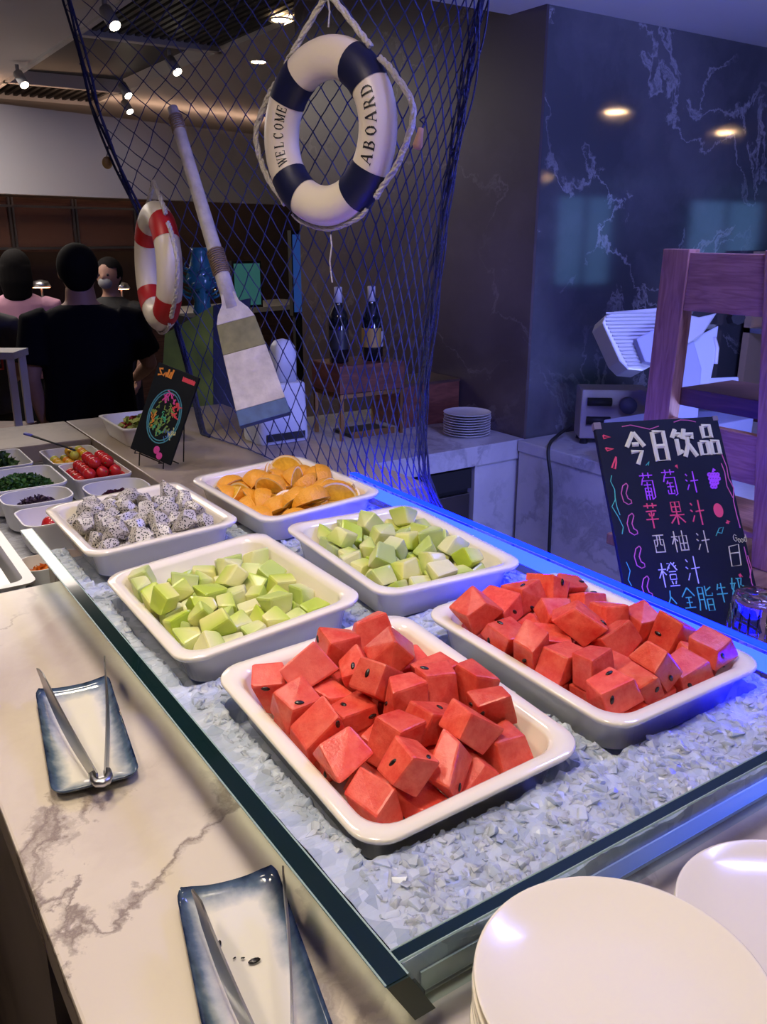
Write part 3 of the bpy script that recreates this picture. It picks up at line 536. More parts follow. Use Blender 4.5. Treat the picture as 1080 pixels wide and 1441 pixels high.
def dragon_mat():
    m, N, L, b = new_mat('dragon_fruit_flesh')
    tc = N.new('ShaderNodeTexCoord'); vo = N.new('ShaderNodeTexVoronoi'); vo.inputs['Scale'].default_value = 290; L.new(tc.outputs['Object'], vo.inputs['Vector'])
    cr = N.new('ShaderNodeValToRGB'); cr.color_ramp.interpolation = 'LINEAR'; cr.color_ramp.elements[0].position = .33; cr.color_ramp.elements[1].position = .44
    cr.color_ramp.elements[0].color = (.02, .018, .02, 1); cr.color_ramp.elements[1].color = (.55, .51, .47, 1); L.new(vo.outputs['Distance'], cr.inputs[0]); L.new(cr.outputs[0], b.inputs['Base Color'])
    b.inputs['Roughness'].default_value = .3; b.inputs['Subsurface Weight'].default_value = .1; b.inputs['Subsurface Radius'].default_value = (.006, .006, .006)
    return m
FM = {'A': watermelon_mat(), 'C': melon_mat(), 'F': dragon_mat()}; FM['B'] = FM['A']; FM['D'] = FM['C']
M['seed'] = mat('black_melon_seed', (.012, .009, .008), .25, spec=.7)
M['peel'] = mat('orange_peel', (.85, .36, .02), .4, bump=.3, scale=300)
M['pith'] = mat('orange_pith', (.95, .80, .48), .6)
M['orange'] = mat('orange_flesh', (.95, .54, .06), .25, sss=.15, var=.22, scale=90, bump=.25)
FN = {'A': ('watermelon_chunk', 'red watermelon chunk heaped in the front pan at the near glass corner', 'watermelon', 'watermelon chunks in the front pan'),
      'B': ('watermelon_chunk', 'red watermelon chunk in the pan beside the drinks board', 'watermelon', 'watermelon chunks in the pan by the drinks board'),
      'C': ('melon_chunk', 'pale green melon chunk in the pan nearest the marble worktop', 'melon', 'melon chunks in the pan by the marble'),
      'D': ('melon_chunk', 'pale green melon chunk in the pan beside the blue rim', 'melon', 'melon chunks in the pan by the blue rim'),
      'E': ('orange_wedge', 'juicy orange wedge with peel lying in the white pan', 'orange', 'orange wedges in the white pan'),
      'F': ('dragon_fruit_chunk', 'white dragon fruit chunk speckled with tiny black seeds', 'dragon fruit', 'dragon fruit chunks in the white pan')}
def seed_mesh():
    m = MB().ball((0, 0, 0), 1, 10, 6, (.0054, .0027, .0015)); return m.mesh('seed', True)
SEED = seed_mesh(); SEED.materials.append(M['seed'])
def orange_parts(k):
    r, hh = orange_outline(k); ri = r * .90; n = 12
    fl = MB(); pts = []
    def P(rad, t, s): return (rad * math.sin(t), rad * math.cos(t) * math.cos(s), rad * math.cos(t) * math.sin(s))
    T = [-PI / 2 + PI * i / n for i in range(n + 1)]; S = [-hh + 2 * hh * j / 4 for j in range(5)]
    # flesh: two flat faces meeting at the core, closed by the inside of the peel
    a = len(T); vv = [P(ri, t, -hh) for t in T] + [P(ri, t, hh) for t in T] + [P(ri * 1.0, t, 0) for t in T]
    b_ = MB(); b_.add([P(ri, t, s_) for t in T for s_ in S], [(i * 5 + j, i * 5 + j + 1, (i + 1) * 5 + j + 1, (i + 1) * 5 + j) for i in range(n) for j in range(4)])
    b_.add([P(ri, t, -hh) for t in T], [tuple(range(n + 1))]); b_.add([P(ri, t, hh) for t in T], [tuple(range(n, -1, -1))])
    pe = MB()
    pe.add([P(r, t, s_) for t in T for s_ in S], [(i * 5 + j, i * 5 + j + 1, (i + 1) * 5 + j + 1, (i + 1) * 5 + j) for i in range(n) for j in range(4)])
    pe.cur = 1
    for s_ in (-hh, hh): pe.add([P(r, t, s_) for t in T] + [P(ri, t, s_) for t in T], [(i, i + 1, n + 2 + i, n + 1 + i) for i in range(n)])
    return b_.mesh('flesh'), pe.mesh('peel')
for key, rows in PILE.items():
    mk, nv, _ = PILES[key]; nm, lab, cat, grp = FN[key]; rd = random.Random(ord(key))
    if key == 'E':
        vars_ = []
        for k in range(nv):
            a, b_ = orange_parts(k); a.materials.append(M['orange']); b_.materials.append(M['peel']); b_.materials.append(M['pith']); vars_.append((a, b_))
    else:
        vars_ = [mk(k) for k in range(nv)]
        for me in vars_: me.materials.append(FM[key])
    for v, x, y, z, qw, qx, qy, qz in rows:
        Mx = PMAT[key] @ Matrix.Translation((x * 1e-4, y * 1e-4, z * 1e-4)) @ Quaternion((qw, qx, qy, qz)).normalized().to_matrix().to_4x4()
        if key == 'E':
            o = bpy.data.objects.new(nm, None); o.empty_display_size = .02; COL.objects.link(o)
            for pn, me in zip(('flesh', 'peel'), vars_[v]):
                c_ = bpy.data.objects.new(pn, me); COL.objects.link(c_); c_.parent = o
        else:
            me = vars_[v]; o = bpy.data.objects.new(nm, me); COL.objects.link(o)
            if key in 'AB':
                big = sorted(me.polygons, key=lambda p: -p.area)[:6]
                for pf in big:
                    if rd.random() > .36: continue
                    nrm = Vector(pf.normal); cpt = Vector(pf.center); u = nrm.orthogonal().normalized(); v2 = nrm.cross(u)
                    s_ = bpy.data.objects.new('seed', SEED); COL.objects.link(s_)
                    vv_ = [Vector(me.vertices[i_].co) for i_ in pf.vertices]; wt_ = [rd.random() ** 2 + .05 for _ in vv_]; sw_ = sum(wt_); pos = sum((p_ * (w_ / sw_) for p_, w_ in zip(vv_, wt_)), Vector()) + nrm * .0004
                    th = rd.uniform(0, 6.28); ux = u * math.cos(th) + v2 * math.sin(th); vy = nrm.cross(ux)
                    s_.matrix_world = Matrix(((ux.x, vy.x, nrm.x, pos.x), (ux.y, vy.y, nrm.y, pos.y), (ux.z, vy.z, nrm.z, pos.z), (0, 0, 0, 1)))
                    s_.parent = o
        o.matrix_world = Mx; tag(o, lab, cat, grp)

# ================================================================== hanging net, life rings, oar
NA = Vector((.728, .87)); NB = Vector((.668, 1.64)); ND = (NB - NA).normalized(); NN = Vector((-ND.y, ND.x))     # NN points towards the buffet (-x)
def on_net(px, py, off=0.0):
    d = ray(px, py); nd = d.x * NN.x + d.y * NN.y; c0 = (NA.x - CAM.x) * NN.x + (NA.y - CAM.y) * NN.y + off
    return CAM + d * (c0 / nd)
ND3 = Vector((ND.x, ND.y, 0)); NN3 = Vector((NN.x, NN.y, 0))
M['net'] = mat('navy_net_cord', (.022, .034, .16), .7)
M['net_rope'] = mat('navy_border_rope', (.022, .028, .10), .7, bump=.6, scale=160)
M['rope'] = mat('white_cotton_rope', (.62, .58, .52), .8, bump=.8, scale=140)
M['ring_white'] = mat('cream_ring_paint', (.82, .73, .60), .35, spec=.4)
M['ring_navy'] = mat('navy_canvas_band', (.006, .009, .045), .45)
M['ring_red'] = mat('red_canvas_band', (.50, .012, .016), .45)
M['ink'] = mat('black_lettering', (.01, .01, .012), .5)
def poly_at(pl, t):
    d = [0]
    for a, b in zip(pl, pl[1:]): d.append(d[-1] + math.hypot(b[0] - a[0], b[1] - a[1]))
    s = t * d[-1]
    for i in range(len(pl) - 1):
        if s <= d[i + 1] or i == len(pl) - 2:
            k = (s - d[i]) / (d[i + 1] - d[i]); return (pl[i][0] + (pl[i + 1][0] - pl[i][0]) * k, pl[i][1] + (pl[i + 1][1] - pl[i][1]) * k)
EL = [(74, -70), (90, 0), (128, 150), (165, 240), (205, 330), (238, 430), (262, 520), (282, 600), (292, 636)]
ER = [(694, -70), (682, 0), (655, 150), (628, 300), (615, 400), (602, 520), (596, 600), (600, 670), (620, 716)]
NC, NR = 23, 36
def net_pt(s, t):
    l = poly_at(EL, t); r = poly_at(ER, t)
    k = 1 - (1 - s) ** 1.45
    k += .012 * math.sin(9 * s + 5 * t) * math.sin(PI * s)
    px = l[0] + (r[0] - l[0]) * k; py = l[1] + (r[1] - l[1]) * k + 10 * math.sin(PI * k) * (1 if t > .5 else .3)
    # the cord sags round the oar head and the small ring
    for cx, cy, rad, am in ((246, 175, 75, 16), (222, 262, 60, 14)):
        d = math.hypot(px - cx, py - cy)
        if d < rad: py -= am * (1 - d / rad); px += (px - cx) / max(d, 1) * am * .5 * (1 - d / rad)
    off = .012 * math.sin(23 * s + 3 * t) + .018 * math.sin(11 * s + 2.2 * t + 1) - .004
    off += .006 * noise.noise((s * 14, t * 14, 2))
    p = on_net(px, py, min(off, .016) * math.sin(PI * min(1, max(.05, s)))); p.z = max(p.z, 1.0045); return p
net = MB(); rdn = random.Random(11)
def node(i, j): return (i + (.5 if j % 2 else 0)) / (NC + .5), j / NR
pts = {}
for j in range(NR + 1):
    for i in range(NC + 1):
        s_, t_ = node(i, j); pts[i, j] = net_pt(min(1, s_ + rdn.uniform(-.002, .002)), t_)
def cord(a, b, r=.0016):
    m_ = (a + b) * .5 + Vector((0, 0, -.0015)); net.tube([a, m_, b], r, 4, caps=False)
for j in range(NR):
    for i in range(NC + 1):
        o = 1 if j % 2 else 0
        cord(pts[i, j], pts[i, j + 1])
        k = i + (1 if o else -1)
        if 0 <= k <= NC: cord(pts[i, j], pts[k, j + 1])
for k, p in pts.items():
    net.ball(p, .0026, 5, 3)
no = thing('fishing_net', 'navy fishing net hanging from the ceiling behind the fruit tray', 'net', (NA.x, NA.y, 1.05))
def child(mb, name, mt, par, **k): return mb.build(name, mt, par, **k)
net.build('mesh_cords', M['net'], no, origin=no.location).location = (0, 0, 0)
br = MB()
for k in range(4):
    br.tube([net_pt(0.0 + .004 * k, t / 30) + Vector((0, 0, 0)) + NN3 * (.004 * math.sin(k * 2 + t * .7)) + ND3 * .004 * math.cos(k * 2.1 + t * .5) for t in range(31)], .0042, 6)
br.build('left_border_rope', M['net_rope'], no, origin=no.location).location = (0, 0, 0)
br = MB()
for k in range(9):
    br.tube([net_pt(1 - .006 * k, t / 30) + NN3 * (.006 * math.sin(k * 2 + t * .6)) + ND3 * .010 * math.cos(k * 1.3 + t * .45) for t in range(31)], .0017, 5)
br.build('right_border_cords', M['net_rope'], no, origin=no.location).location = (0, 0, 0)
# small floats tied to the net
p = on_net(151, 229, .012); f = thing('cork_float', 'small round yellow float tied to the net border', 'float', p)
MB().ball((0, 0, 0), .016, 14, 9, (1, 1, 1.15)).build('float_body', mat('yellow_float', (.45, .26, .05), .6), f, True)
MB().tube([(0, 0, .017), (.004, 0, .03), (.008, .0, .045)], .0015, 5).build('float_cord', M['net_rope'], f)
p = on_net(590, 195, .014); f = thing('cork_plug', 'small pale orange cork knotted into the net', 'cork', p, (0, .25, 0))
MB().lathe([(.007, -.018), (.009, -.012), (.0065, .006), (.005, .018)], 12).build('cork_body', mat('pale_cork', (.62, .34, .2), .7), f, True)
MB().tube([(0, 0, .016), (.006, 0, .026), (-.004, .004, .032), (.002, 0, .04)], .002, 5).build('blue_knot', M['net_rope'], f)
# ---- life ring
RM, RT_ = .131, .0378
def tor(th, ph, r=RT_, R=RM):
    q = R + r * math.cos(ph); return Vector((q * math.cos(th), q * math.sin(th), r * .86 * math.sin(ph)))      # local: x right, y up, z towards viewer
SERIF = .05
def glyph(ch):
    T, t = .20, .075
    G = {'W': [((0, 1), (.30, 0), T), ((.30, 0), (.52, .85), t), ((.42, 1), (.72, 0), T), ((.72, 0), (1.0, 1), t), ((-.12, .97), (.2, .97), SERIF), ((.3, .97), (.58, .97), SERIF), ((.86, .97), (1.14, .97), SERIF)],
         'E': [((.2, 0), (.2, 1), T), ((.1, .96), (.75, .96), t), ((.1, .04), (.78, .04), t), ((.2, .52), (.58, .52), t), ((.74, 1), (.74, .76), t), ((.78, 0), (.78, .26), t), ((.58, .64), (.58, .4), t)],
         'L': [((.2, 0), (.2, 1), T), ((.02, .97), (.4, .97), SERIF), ((.02, .04), (.75, .04), t), ((.74, 0), (.74, .3), t)],
         'C': [((.82, .72), (.70, .92), t), ((.70, .92), (.45, .97), t), ((.45, .97), (.22, .78), .12), ((.22, .78), (.17, .5), T), ((.17, .5), (.22, .22), T), ((.22, .22), (.45, .03), .12), ((.45, .03), (.72, .07), t), ((.72, .07), (.84, .28), t), ((.8, .98), (.8, .7), t)],
         'O': [((.5, .97), (.24, .8), .1), ((.24, .8), (.16, .5), T), ((.16, .5), (.24, .2), T), ((.24, .2), (.5, .03), .1), ((.5, .03), (.76, .2), .1), ((.76, .2), (.84, .5), T), ((.84, .5), (.76, .8), T), ((.76, .8), (.5, .97), .1)],
         'M': [((.1, 0), (.1, 1), t), ((.1, 1), (.48, .05), T), ((.48, .05), (.86, 1), t), ((.88, 0), (.88, 1), T), ((-.05, .03), (.25, .03), SERIF), ((.68, .03), (1.06, .03), SERIF), ((-.05, .97), (.2, .97), SERIF), ((.8, .97), (1.06, .97), SERIF)],
         'A': [((.08, 0), (.46, 1), t), ((.46, 1), (.82, 0), T), ((.24, .34), (.68, .34), t), ((-.06, .03), (.24, .03), SERIF), ((.62, .03), (1.0, .03), SERIF)],
         'B': [((.2, 0), (.2, 1), T), ((.02, .96), (.55, .96), t), ((.55, .96), (.72, .75), .16), ((.72, .75), (.52, .53), .1), ((.2, .53), (.52, .53), t), ((.52, .53), (.8, .28), .18), ((.8, .28), (.56, .04), .12), ((.02, .04), (.56, .04), t)],
         'R': [((.2, 0), (.2, 1), T), ((.02, .96), (.55, .96), t), ((.55, .96), (.74, .74), .17), ((.74, .74), (.54, .5), .1), ((.2, .5), (.54, .5), t), ((.5, .5), (.84, .02), T), ((.02, .03), (.38, .03), SERIF), ((.72, .03), (.98, .03), SERIF)],
         'D': [((.2, 0), (.2, 1), T), ((.02, .96), (.5, .96), t), ((.5, .96), (.78, .74), .14), ((.78, .74), (.84, .48), T), ((.84, .48), (.76, .22), .17), ((.76, .22), (.5, .04), .12), ((.02, .04), (.5, .04), t)]}
    return G[ch]
def ring_letters(text, th0, span, ph0, hgt, inward):
    mb = MB(); n = len(text); wd = span / n
    for i, ch in enumerate(text):
        for a, b, w_ in glyph(ch):
            a = Vector(a); b = Vector(b); d = (b - a); L_ = d.length; d = d / L_; nrm = Vector((-d.y, d.x)) * w_ * .5
            K = 3; quad = []
            for k in range(K + 1):
                for sgn in (1, -1):
                    q = a + d * (L_ * k / K) + nrm * sgn
                    al = (i + .5) * wd - span / 2 + (q.x - .5) * wd * .80          # along the text
                    up = (q.y - .5) * hgt
                    if inward: th = th0 + al / RM; ph = ph0 + up / RT_              # right side: text runs up, tops face the hole
                    else: th = th0 - al / RM; ph = ph0 - up / RT_                   # left side: text runs up, tops face out
                    quad.append(tor(th, ph, RT_ + .0007))
            mb.add(quad, [(2 * k, 2 * k + 1, 2 * k + 3, 2 * k + 2) for k in range(K)])
    return mb
def life_ring(label, band, mtx, words, hook, tails=True, group='life rings hung on the net'):
    t = bpy.data.objects.new('life_ring', None); COL.objects.link(t); t.matrix_world = mtx; tag(t, label, 'life ring', group)
    b_ = MB(); n, m_ = 72, 24
    b_.add([tor(2 * PI * i / n, 2 * PI * j / m_) for i in range(n) for j in range(m_)], [(i * m_ + j, ((i + 1) % n) * m_ + j, ((i + 1) % n) * m_ + (j + 1) % m_, i * m_ + (j + 1) % m_) for i in range(n) for j in range(m_)])
    b_.build('ring_body', M['ring_white'], t, True)
    for k in range(4):
        c0 = PI / 4 + k * PI / 2; q = MB(); nn = 8; hw = .245
        q.rings([[tor(c0 - hw + 2 * hw * i / nn, 2 * PI * j / m_, RT_ + .0012) for j in range(m_)] for i in range(nn + 1)], False, False)
        q.build('canvas_band', M[band], t, True)
    def rope(pts_, r=.0058):
        K = 10; pp = []
        for i in range(len(pts_) - 1):
            p0, p1, p2, p3 = pts_[max(i - 1, 0)], pts_[i], pts_[i + 1], pts_[min(i + 2, len(pts_) - 1)]
            for k in range(K):
                u = k / K; pp.append(.5 * ((2 * p1) + (p2 - p0) * u + (2 * p0 - 5 * p1 + 4 * p2 - p3) * u * u + (3 * p1 - p0 - 3 * p2 + p3) * u ** 3))
        pp.append(pts_[-1]); q = MB()
        for s0 in range(3):         # three twisted strands
            path = []
            for i, p_ in enumerate(pp):
                tg = (pp[min(i + 1, len(pp) - 1)] - pp[max(i - 1, 0)]).normalized(); u = tg.orthogonal().normalized(); u = Vector((0, 0, 1)) - tg * tg.z
                u = u.normalized() if u.length > 1e-3 else tg.orthogonal().normalized(); v = tg.cross(u); a = i * .62 + s0 * 2.094
                path.append(p_ + (u * math.cos(a) + v * math.sin(a)) * r * .5)
            q.tube(path, r * .62, 6)
        q.build('grab_rope', M['rope'], t, True)
    e = RT_ + .006
    def ro(deg, k=0.0, z=0.0): th = math.radians(deg); R_ = RM + e + k; return Vector((R_ * math.cos(th), R_ * math.sin(th), z))
    H = Vector(hook)
    rope([ro(50), ro(58, .004), H + Vector((.02, -.012, 0)), H, H + Vector((-.02, -.012, 0)), ro(122, .004), ro(130)])
    rope([ro(40), ro(27, .012), ro(5, .040), ro(-18, .018), ro(-38), ro(-44)])
    rope([ro(140), ro(153, .012), ro(175, .036), ro(198, .018), ro(218), ro(224)])
    rope([ro(234), ro(245, .0), ro(270, -.001), ro(295, .0), ro(306)], .0045)
    if words:
        ring_letters(words[0], PI - .03, .136, PI / 2 + .58, .021, False).build('lettering', M['ink'], t)
        ring_letters(words[1], 0, .128, PI / 2 - .28, .024, True).build('lettering', M['ink'], t)
    if tails:
        MB().tube([Vector((.0, -.184, -.005)), Vector((.008, -.205, 0)), Vector((.004, -.235, .002)), Vector((.008, -.275, 0))], .0016, 5).build('string_tail', M['rope'], t)
        MB().tube([Vector((-.004, .185, -.01)), Vector((.0, .21, -.01)), H + Vector((0, .0, 0)), H + Vector((0, .16, 0))], .0018, 5).build('hanging_string', M['rope'], t)
    return t
def frame_mtx(o, ex, ez):
    ez = ez.normalized(); ex = (ex - ez * ex.dot(ez)).normalized(); ey = ez.cross(ex)
    return Matrix(((ex.x, ey.x, ez.x, o.x), (ex.y, ey.y, ez.y, o.y), (ex.z, ey.z, ez.z, o.z), (0, 0, 0, 1)))
c1 = on_net(461, 188, .088)
life_ring('cream life ring with navy bands lettered WELCOME ABOARD, hanging on the net', 'ring_navy', frame_mtx(c1, -ND3 + Vector((0, 0, .03)), NN3 + Vector((.03, -.17, .03))), ('WELCOME', 'ABOARD'), (.0, .235, -.005))
c2 = on_net(222, 376, .102); az = math.radians(6.5)
dfar = Vector((math.sin(az), math.cos(az), 0))
life_ring('cream life ring with red bands seen nearly edge-on beside the man in black', 'ring_red', frame_mtx(c2, -dfar, Vector((-dfar.y, dfar.x, .03))), None, (.0, .215, .0), False)
# ---- oar
OT, OB = on_net(243, 152, .06), on_net(374, 592, .095)
ax = (OB - OT); OL = ax.length; ax.normalize(); wv = ax.cross((OT - CAM).normalized()).normalized(); dv = ax.cross(wv)
M['weathered'] = mat('weathered_white_paint', (.56, .52, .46), .75, var=.18, scale=35, bump=.4)
M['olive'] = mat('olive_paint_band', (.20, .19, .085), .7, var=.25, scale=30)
M['oar_blue'] = mat('blue_paint_band', (.045, .10, .22), .6, var=.2, scale=40)
M['twine'] = mat('brown_twine', (.25, .17, .10), .85)
oar = thing('wooden_oar', 'weathered white wooden oar with an olive and a blue painted band', 'oar', OT)
def ob(a, w0, w1=None, b=None): pass
MB().tube([ax * (OL * k) for k in (.0, .08, .3, .55, .66)], [.013, .0155, .0165, .0185, .0195], 14).build('shaft', M['weathered'], oar, True)
bl = []
prof = [(.60, .016, .016), (.645, .019, .017), (.675, .034, .014), (.695, .046, .013), (.72, .050, .0125)]
def blade_seg(name, rows, mt):
    q = MB(); q.rings([[ax * (OL * a) + wv * x + dv * y for x, y in ((-w_, -d_), (w_, -d_), (w_ * 1.0, d_), (-w_, d_))] for a, w_, d_ in rows]); q.build(name, mt, oar, bevel=.002)
blade_seg('blade_shoulder', [(.615, .017, .015), (.645, .021, .015), (.672, .038, .013), (.70, .047, .0125)], M['weathered'])
blade_seg('olive_band', [(.70, .0472, .0126), (.79, .0525, .0126)], M['olive'])
blade_seg('blade', [(.79, .0523, .0124), (.955, .060, .0124)], M['weathered'])
blade_seg('blue_band', [(.955, .0602, .0126), (1.0, .062, .0126)], M['oar_blue'])
tw = MB(); tw.tube([ax * (OL * (.475 + .075 * k / 120)) + (wv * math.cos(k * .6) + dv * math.sin(k * .6)) * .0205 for k in range(121)], .0021, 5); tw.build('twine_binding', M['twine'], oar, True)
tw = MB(); tw.tube([ax * (OL * (.03 + .05 * k / 70)) + (wv * math.cos(k * .6) + dv * math.sin(k * .6)) * .0168 for k in range(71)], .0020, 5); tw.build('twine_binding', M['twine'], oar, True)

# ================================================================== chalkboards
M['chalkboard'] = mat('black_chalkboard', (.006, .008, .010), .75, spec=.2, var=.25, scale=14)
M['board_edge'] = mat('raw_board_edge', (.16, .12, .09), .7)
CH = {}
for nm, cl in {'cream': (.62, .60, .28), 'violet': (.42, .07, .50), 'red': (.70, .06, .08), 'white': (.52, .52, .55), 'green': (.06, .42, .22), 'pink': (.50, .10, .18), 'yellow': (.58, .55, .22), 'blue': (.06, .15, .45), 'orange': (.75, .26, .03), 'magenta': (.65, .06, .30), 'teal': (.06, .25, .30), 'olive': (.20, .30, .06)}.items():
    CH[nm] = mat('chalk_' + nm, cl, .85)
def board(name, label, cat, TL, TR, BR, BL, thick=.010):
    o = (BL + BR) * .5; ux = ((TR - TL).normalized() + (BR - BL).normalized()).normalized()
    vy = ((TL - BL).normalized() + (TR - BR).normalized()); vy = (vy - ux * vy.dot(ux)).normalized(); nz = ux.cross(vy)
    W = ((TR - TL).length + (BR - BL).length) / 2; H = ((TL - BL).length + (TR - BR).length) / 2
    t = bpy.data.objects.new(name, None); COL.objects.link(t); tag(t, label, cat)
    t.matrix_world = Matrix(((ux.x, vy.x, nz.x, o.x), (ux.y, vy.y, nz.y, o.y), (ux.z, vy.z, nz.z, o.z), (0, 0, 0, 1)))
    MB().box((-W / 2, 0, -thick), (W / 2, H, 0)).build('board_panel', M['chalkboard'], t, bevel=.002)
    return t, W, H
def to_ground(t, p, d, z):
    Mw = t.matrix_world; a = Mw @ Vector(p); v = Mw.to_3x3() @ Vector(d); return Vector(p) + Vector(d) * ((z - a.z) / v.z)
def lift(t, W, H, z):
    m_ = min((t.matrix_world @ Vector((x, 0, zz))).z for x in (-W / 2, W / 2) for zz in (0, -.012)); t.matrix_world = Matrix.Translation((0, 0, max(0, z - m_))) @ t.matrix_world
def chalk(t, name, strokes, col, r=.0011, flat=.45):
    q = MB()
    for s_ in strokes:
        if len(s_) < 2: continue
        q.tube([Vector((x, max(y, .003), .0004)) for x, y in s_], r, 5)
    me_v = [(x, y, .0002 + max(0, z - .0002) * flat) for x, y, z in q.v]; q.v = me_v
    return q.build(name, CH[col], t)
def chalks(t, name, strokes, col, r):
    for s_ in strokes: chalk(t, name.rstrip('s') if name != 'pink_crescents' else 'crescent', [s_], col, r)
GRASS = [[(.5, 9), (9.5, 9)], [(3.2, 10), (3.2, 8)], [(6.8, 10), (6.8, 8)]]
WRAP = [[(2.6, 8), (1, 5.5)], [(2.2, 7), (9, 7), (9, .8), (7.5, .3)]]
TREE = [[(.3, 7.3), (4.2, 7.3)], [(2.3, 10), (2.3, 0)], [(2.2, 7), (.3, 3.8)], [(2.5, 6.6), (4, 5)]]
GL = {'今': [[(5, 10), (1, 5.5)], [(5, 10), (9, 5.5)], [(3.5, 6.3), (6.5, 6.3)], [(2.5, 4), (7.5, 4), (4.6, 0)]],
      '日': [[(2, 10), (2, 0), (8, 0), (8, 10), (2, 10)], [(2, 5), (8, 5)]],
      '饮': [[(2.5, 10), (.5, 7)], [(2, 8.3), (4, 8.3), (3.4, 7)], [(2.3, 6.5), (2.3, .8), (4.2, 2.2)], [(6.3, 10), (5, 6.3)], [(6, 8), (9.5, 8), (8.8, 6.3)], [(7, 7), (6.7, 4), (4.6, 0)], [(7, 4.5), (9.7, 0)]],
      '品': [[(3.2, 10), (3.2, 6), (6.8, 6), (6.8, 10), (3.2, 10)], [(.8, 4.4), (.8, 0), (4.2, 0), (4.2, 4.4), (.8, 4.4)], [(5.8, 4.4), (5.8, 0), (9.2, 0), (9.2, 4.4), (5.8, 4.4)]],
      '葡': GRASS + WRAP + [[(2.5, 5.5), (7.5, 5.5)], [(3, 4.3), (3, 0)], [(3, 4.3), (7, 4.3), (7, 0)], [(3, 3), (7, 3)], [(3, 1.7), (7, 1.7)], [(5, 6.5), (5, 0)]],
      '萄': GRASS + WRAP + [[(4, 5.8), (3, 4.6)], [(3.5, 5), (7, 5)], [(2.8, 3.6), (7.4, 3.6)], [(5, 5), (5, 1)], [(3, 2.4), (3, 1), (7.2, 1), (7.2, 2.4)]],
      '汁': [[(1.5, 9), (2.5, 8)], [(.8, 6.3), (2, 5.5)], [(1, 1.5), (2.8, 4)], [(4, 5.5), (9.5, 5.8)], [(6.8, 10), (6.8, 0)]],
      '苹': GRASS + [[(1.5, 6.8), (8.5, 6.8)], [(3.2, 6), (4, 4.8)], [(6.8, 6), (6, 4.8)], [(.8, 3.6), (9.2, 3.6)], [(5, 6.8), (5, 0)]],
      '果': [[(2.5, 5.6), (2.5, 9.8), (7.5, 9.8), (7.5, 5.6), (2.5, 5.6)], [(2.5, 7.7), (7.5, 7.7)], [(5, 9.8), (5, 0)], [(.8, 4.2), (9.2, 4.2)], [(4.7, 4), (1, .8)], [(5.3, 4), (9.2, .8)]],
      '西': [[(.8, 9.3), (9.2, 9.3)], [(1.6, .5), (1.6, 7), (8.4, 7), (8.4, .5)], [(4, 9.3), (3.8, 5), (2.6, 3.6)], [(6, 9.3), (6, 4.4), (7.5, 4.2)], [(1.6, .8), (8.4, .8)]],
      '柚': TREE + [[(5, .5), (5, 7.5), (9.5, 7.5), (9.5, .5)], [(5, 4), (9.5, 4)], [(5, .8), (9.5, .8)], [(7.2, 10), (7.2, .8)]],
      '橙': TREE + [[(5, 9.6), (6.6, 9.4), (4.6, 6.6)], [(5.2, 8.2), (6, 7.6)], [(7, 10), (9.6, 6.6)], [(8.8, 9.8), (7.9, 8.9)], [(9.4, 8.6), (8.4, 7.9)], [(5.4, 6.2), (8.8, 6.2)], [(5.6, 5), (5.6, 3), (8.6, 3), (8.6, 5), (5.6, 5)], [(6, 2.4), (6.5, 1)], [(8.2, 2.4), (7.7, 1)], [(4.8, .4), (9.6, .4)]],
      '人': [[(5, 10), (4, 5), (1, 1)], [(4.6, 6), (9, 1.5)]],
      '全': [[(5, 10), (.8, 5.8)], [(5, 10), (9.2, 5.8)], [(3, 5.4), (7, 5.4)], [(3, 3), (7, 3)], [(5, 5.4), (5, .6)], [(1.4, .6), (8.6, .6)]],
      '脂': [[(1, 9.6), (1, 3), (.3, .3)], [(1, 9.6), (4, 9.6), (4, .6)], [(1, 7), (4, 7)], [(1, 4.6), (4, 4.6)], [(9, 9.4), (5.6, 7.8)], [(5.6, 10), (5.6, 6), (9.4, 6), (9.4, 7)], [(5.6, 4.6), (5.6, 0), (9, 0), (9, 4.6), (5.6, 4.6)], [(5.6, 2.3), (9, 2.3)]],
      '牛': [[(2.8, 9.6), (1.4, 6.6)], [(2.4, 7.6), (8.4, 7.6)], [(.6, 4.4), (9.4, 4.4)], [(5.2, 10), (5.2, 0)]],
      '奶': [[(2.4, 10), (1, 4), (3.8, .6)], [(3.6, 7), (.6, .4)], [(.3, 6.8), (4.4, 6.8)], [(5, 9.4), (9, 9.4), (7.8, 5.6), (9.4, 5.2), (8.8, .6), (7.8, .8)], [(6.4, 9.4), (6.4, 4), (4.8, .2)]],
      'G': [[(8, 8), (5, 10), (2, 7), (2, 3), (5, 0), (8, 2), (8, 5), (5, 5)]], 'o': [[(5, 6), (2.5, 4), (3, 1), (5, 0), (7.5, 1.5), (7.5, 4.5), (5, 6)]], 'd': [[(7.5, 10), (7.5, 0)], [(7.5, 5), (5, 6), (2.5, 4), (3, 1), (5, 0), (7.5, 1.5)]]}
bd, BW, BH = board('drinks_chalkboard', 'black chalkboard listing juices in coloured chalk, leaning behind the blue rim', 'chalkboard', Vector((.8148, .583, 1.2499)), Vector((1.0181, .4874, 1.2555)), Vector((.9357, .2946, .9556)), Vector((.7323, .3902, .95)))
lift(bd, BW, BH, .949)
def buv(cx, cy):        # place on the board, from the drawing's own grid
    dx, dy = cx - 50, cy - 83; det = 747 * 1238 + 50 * 262
    u = (dx * 1238 - dy * 262) / det; v = (747 * dy + 50 * dx) / det
    return ((u - .5) * BW, (1 - v) * BH)
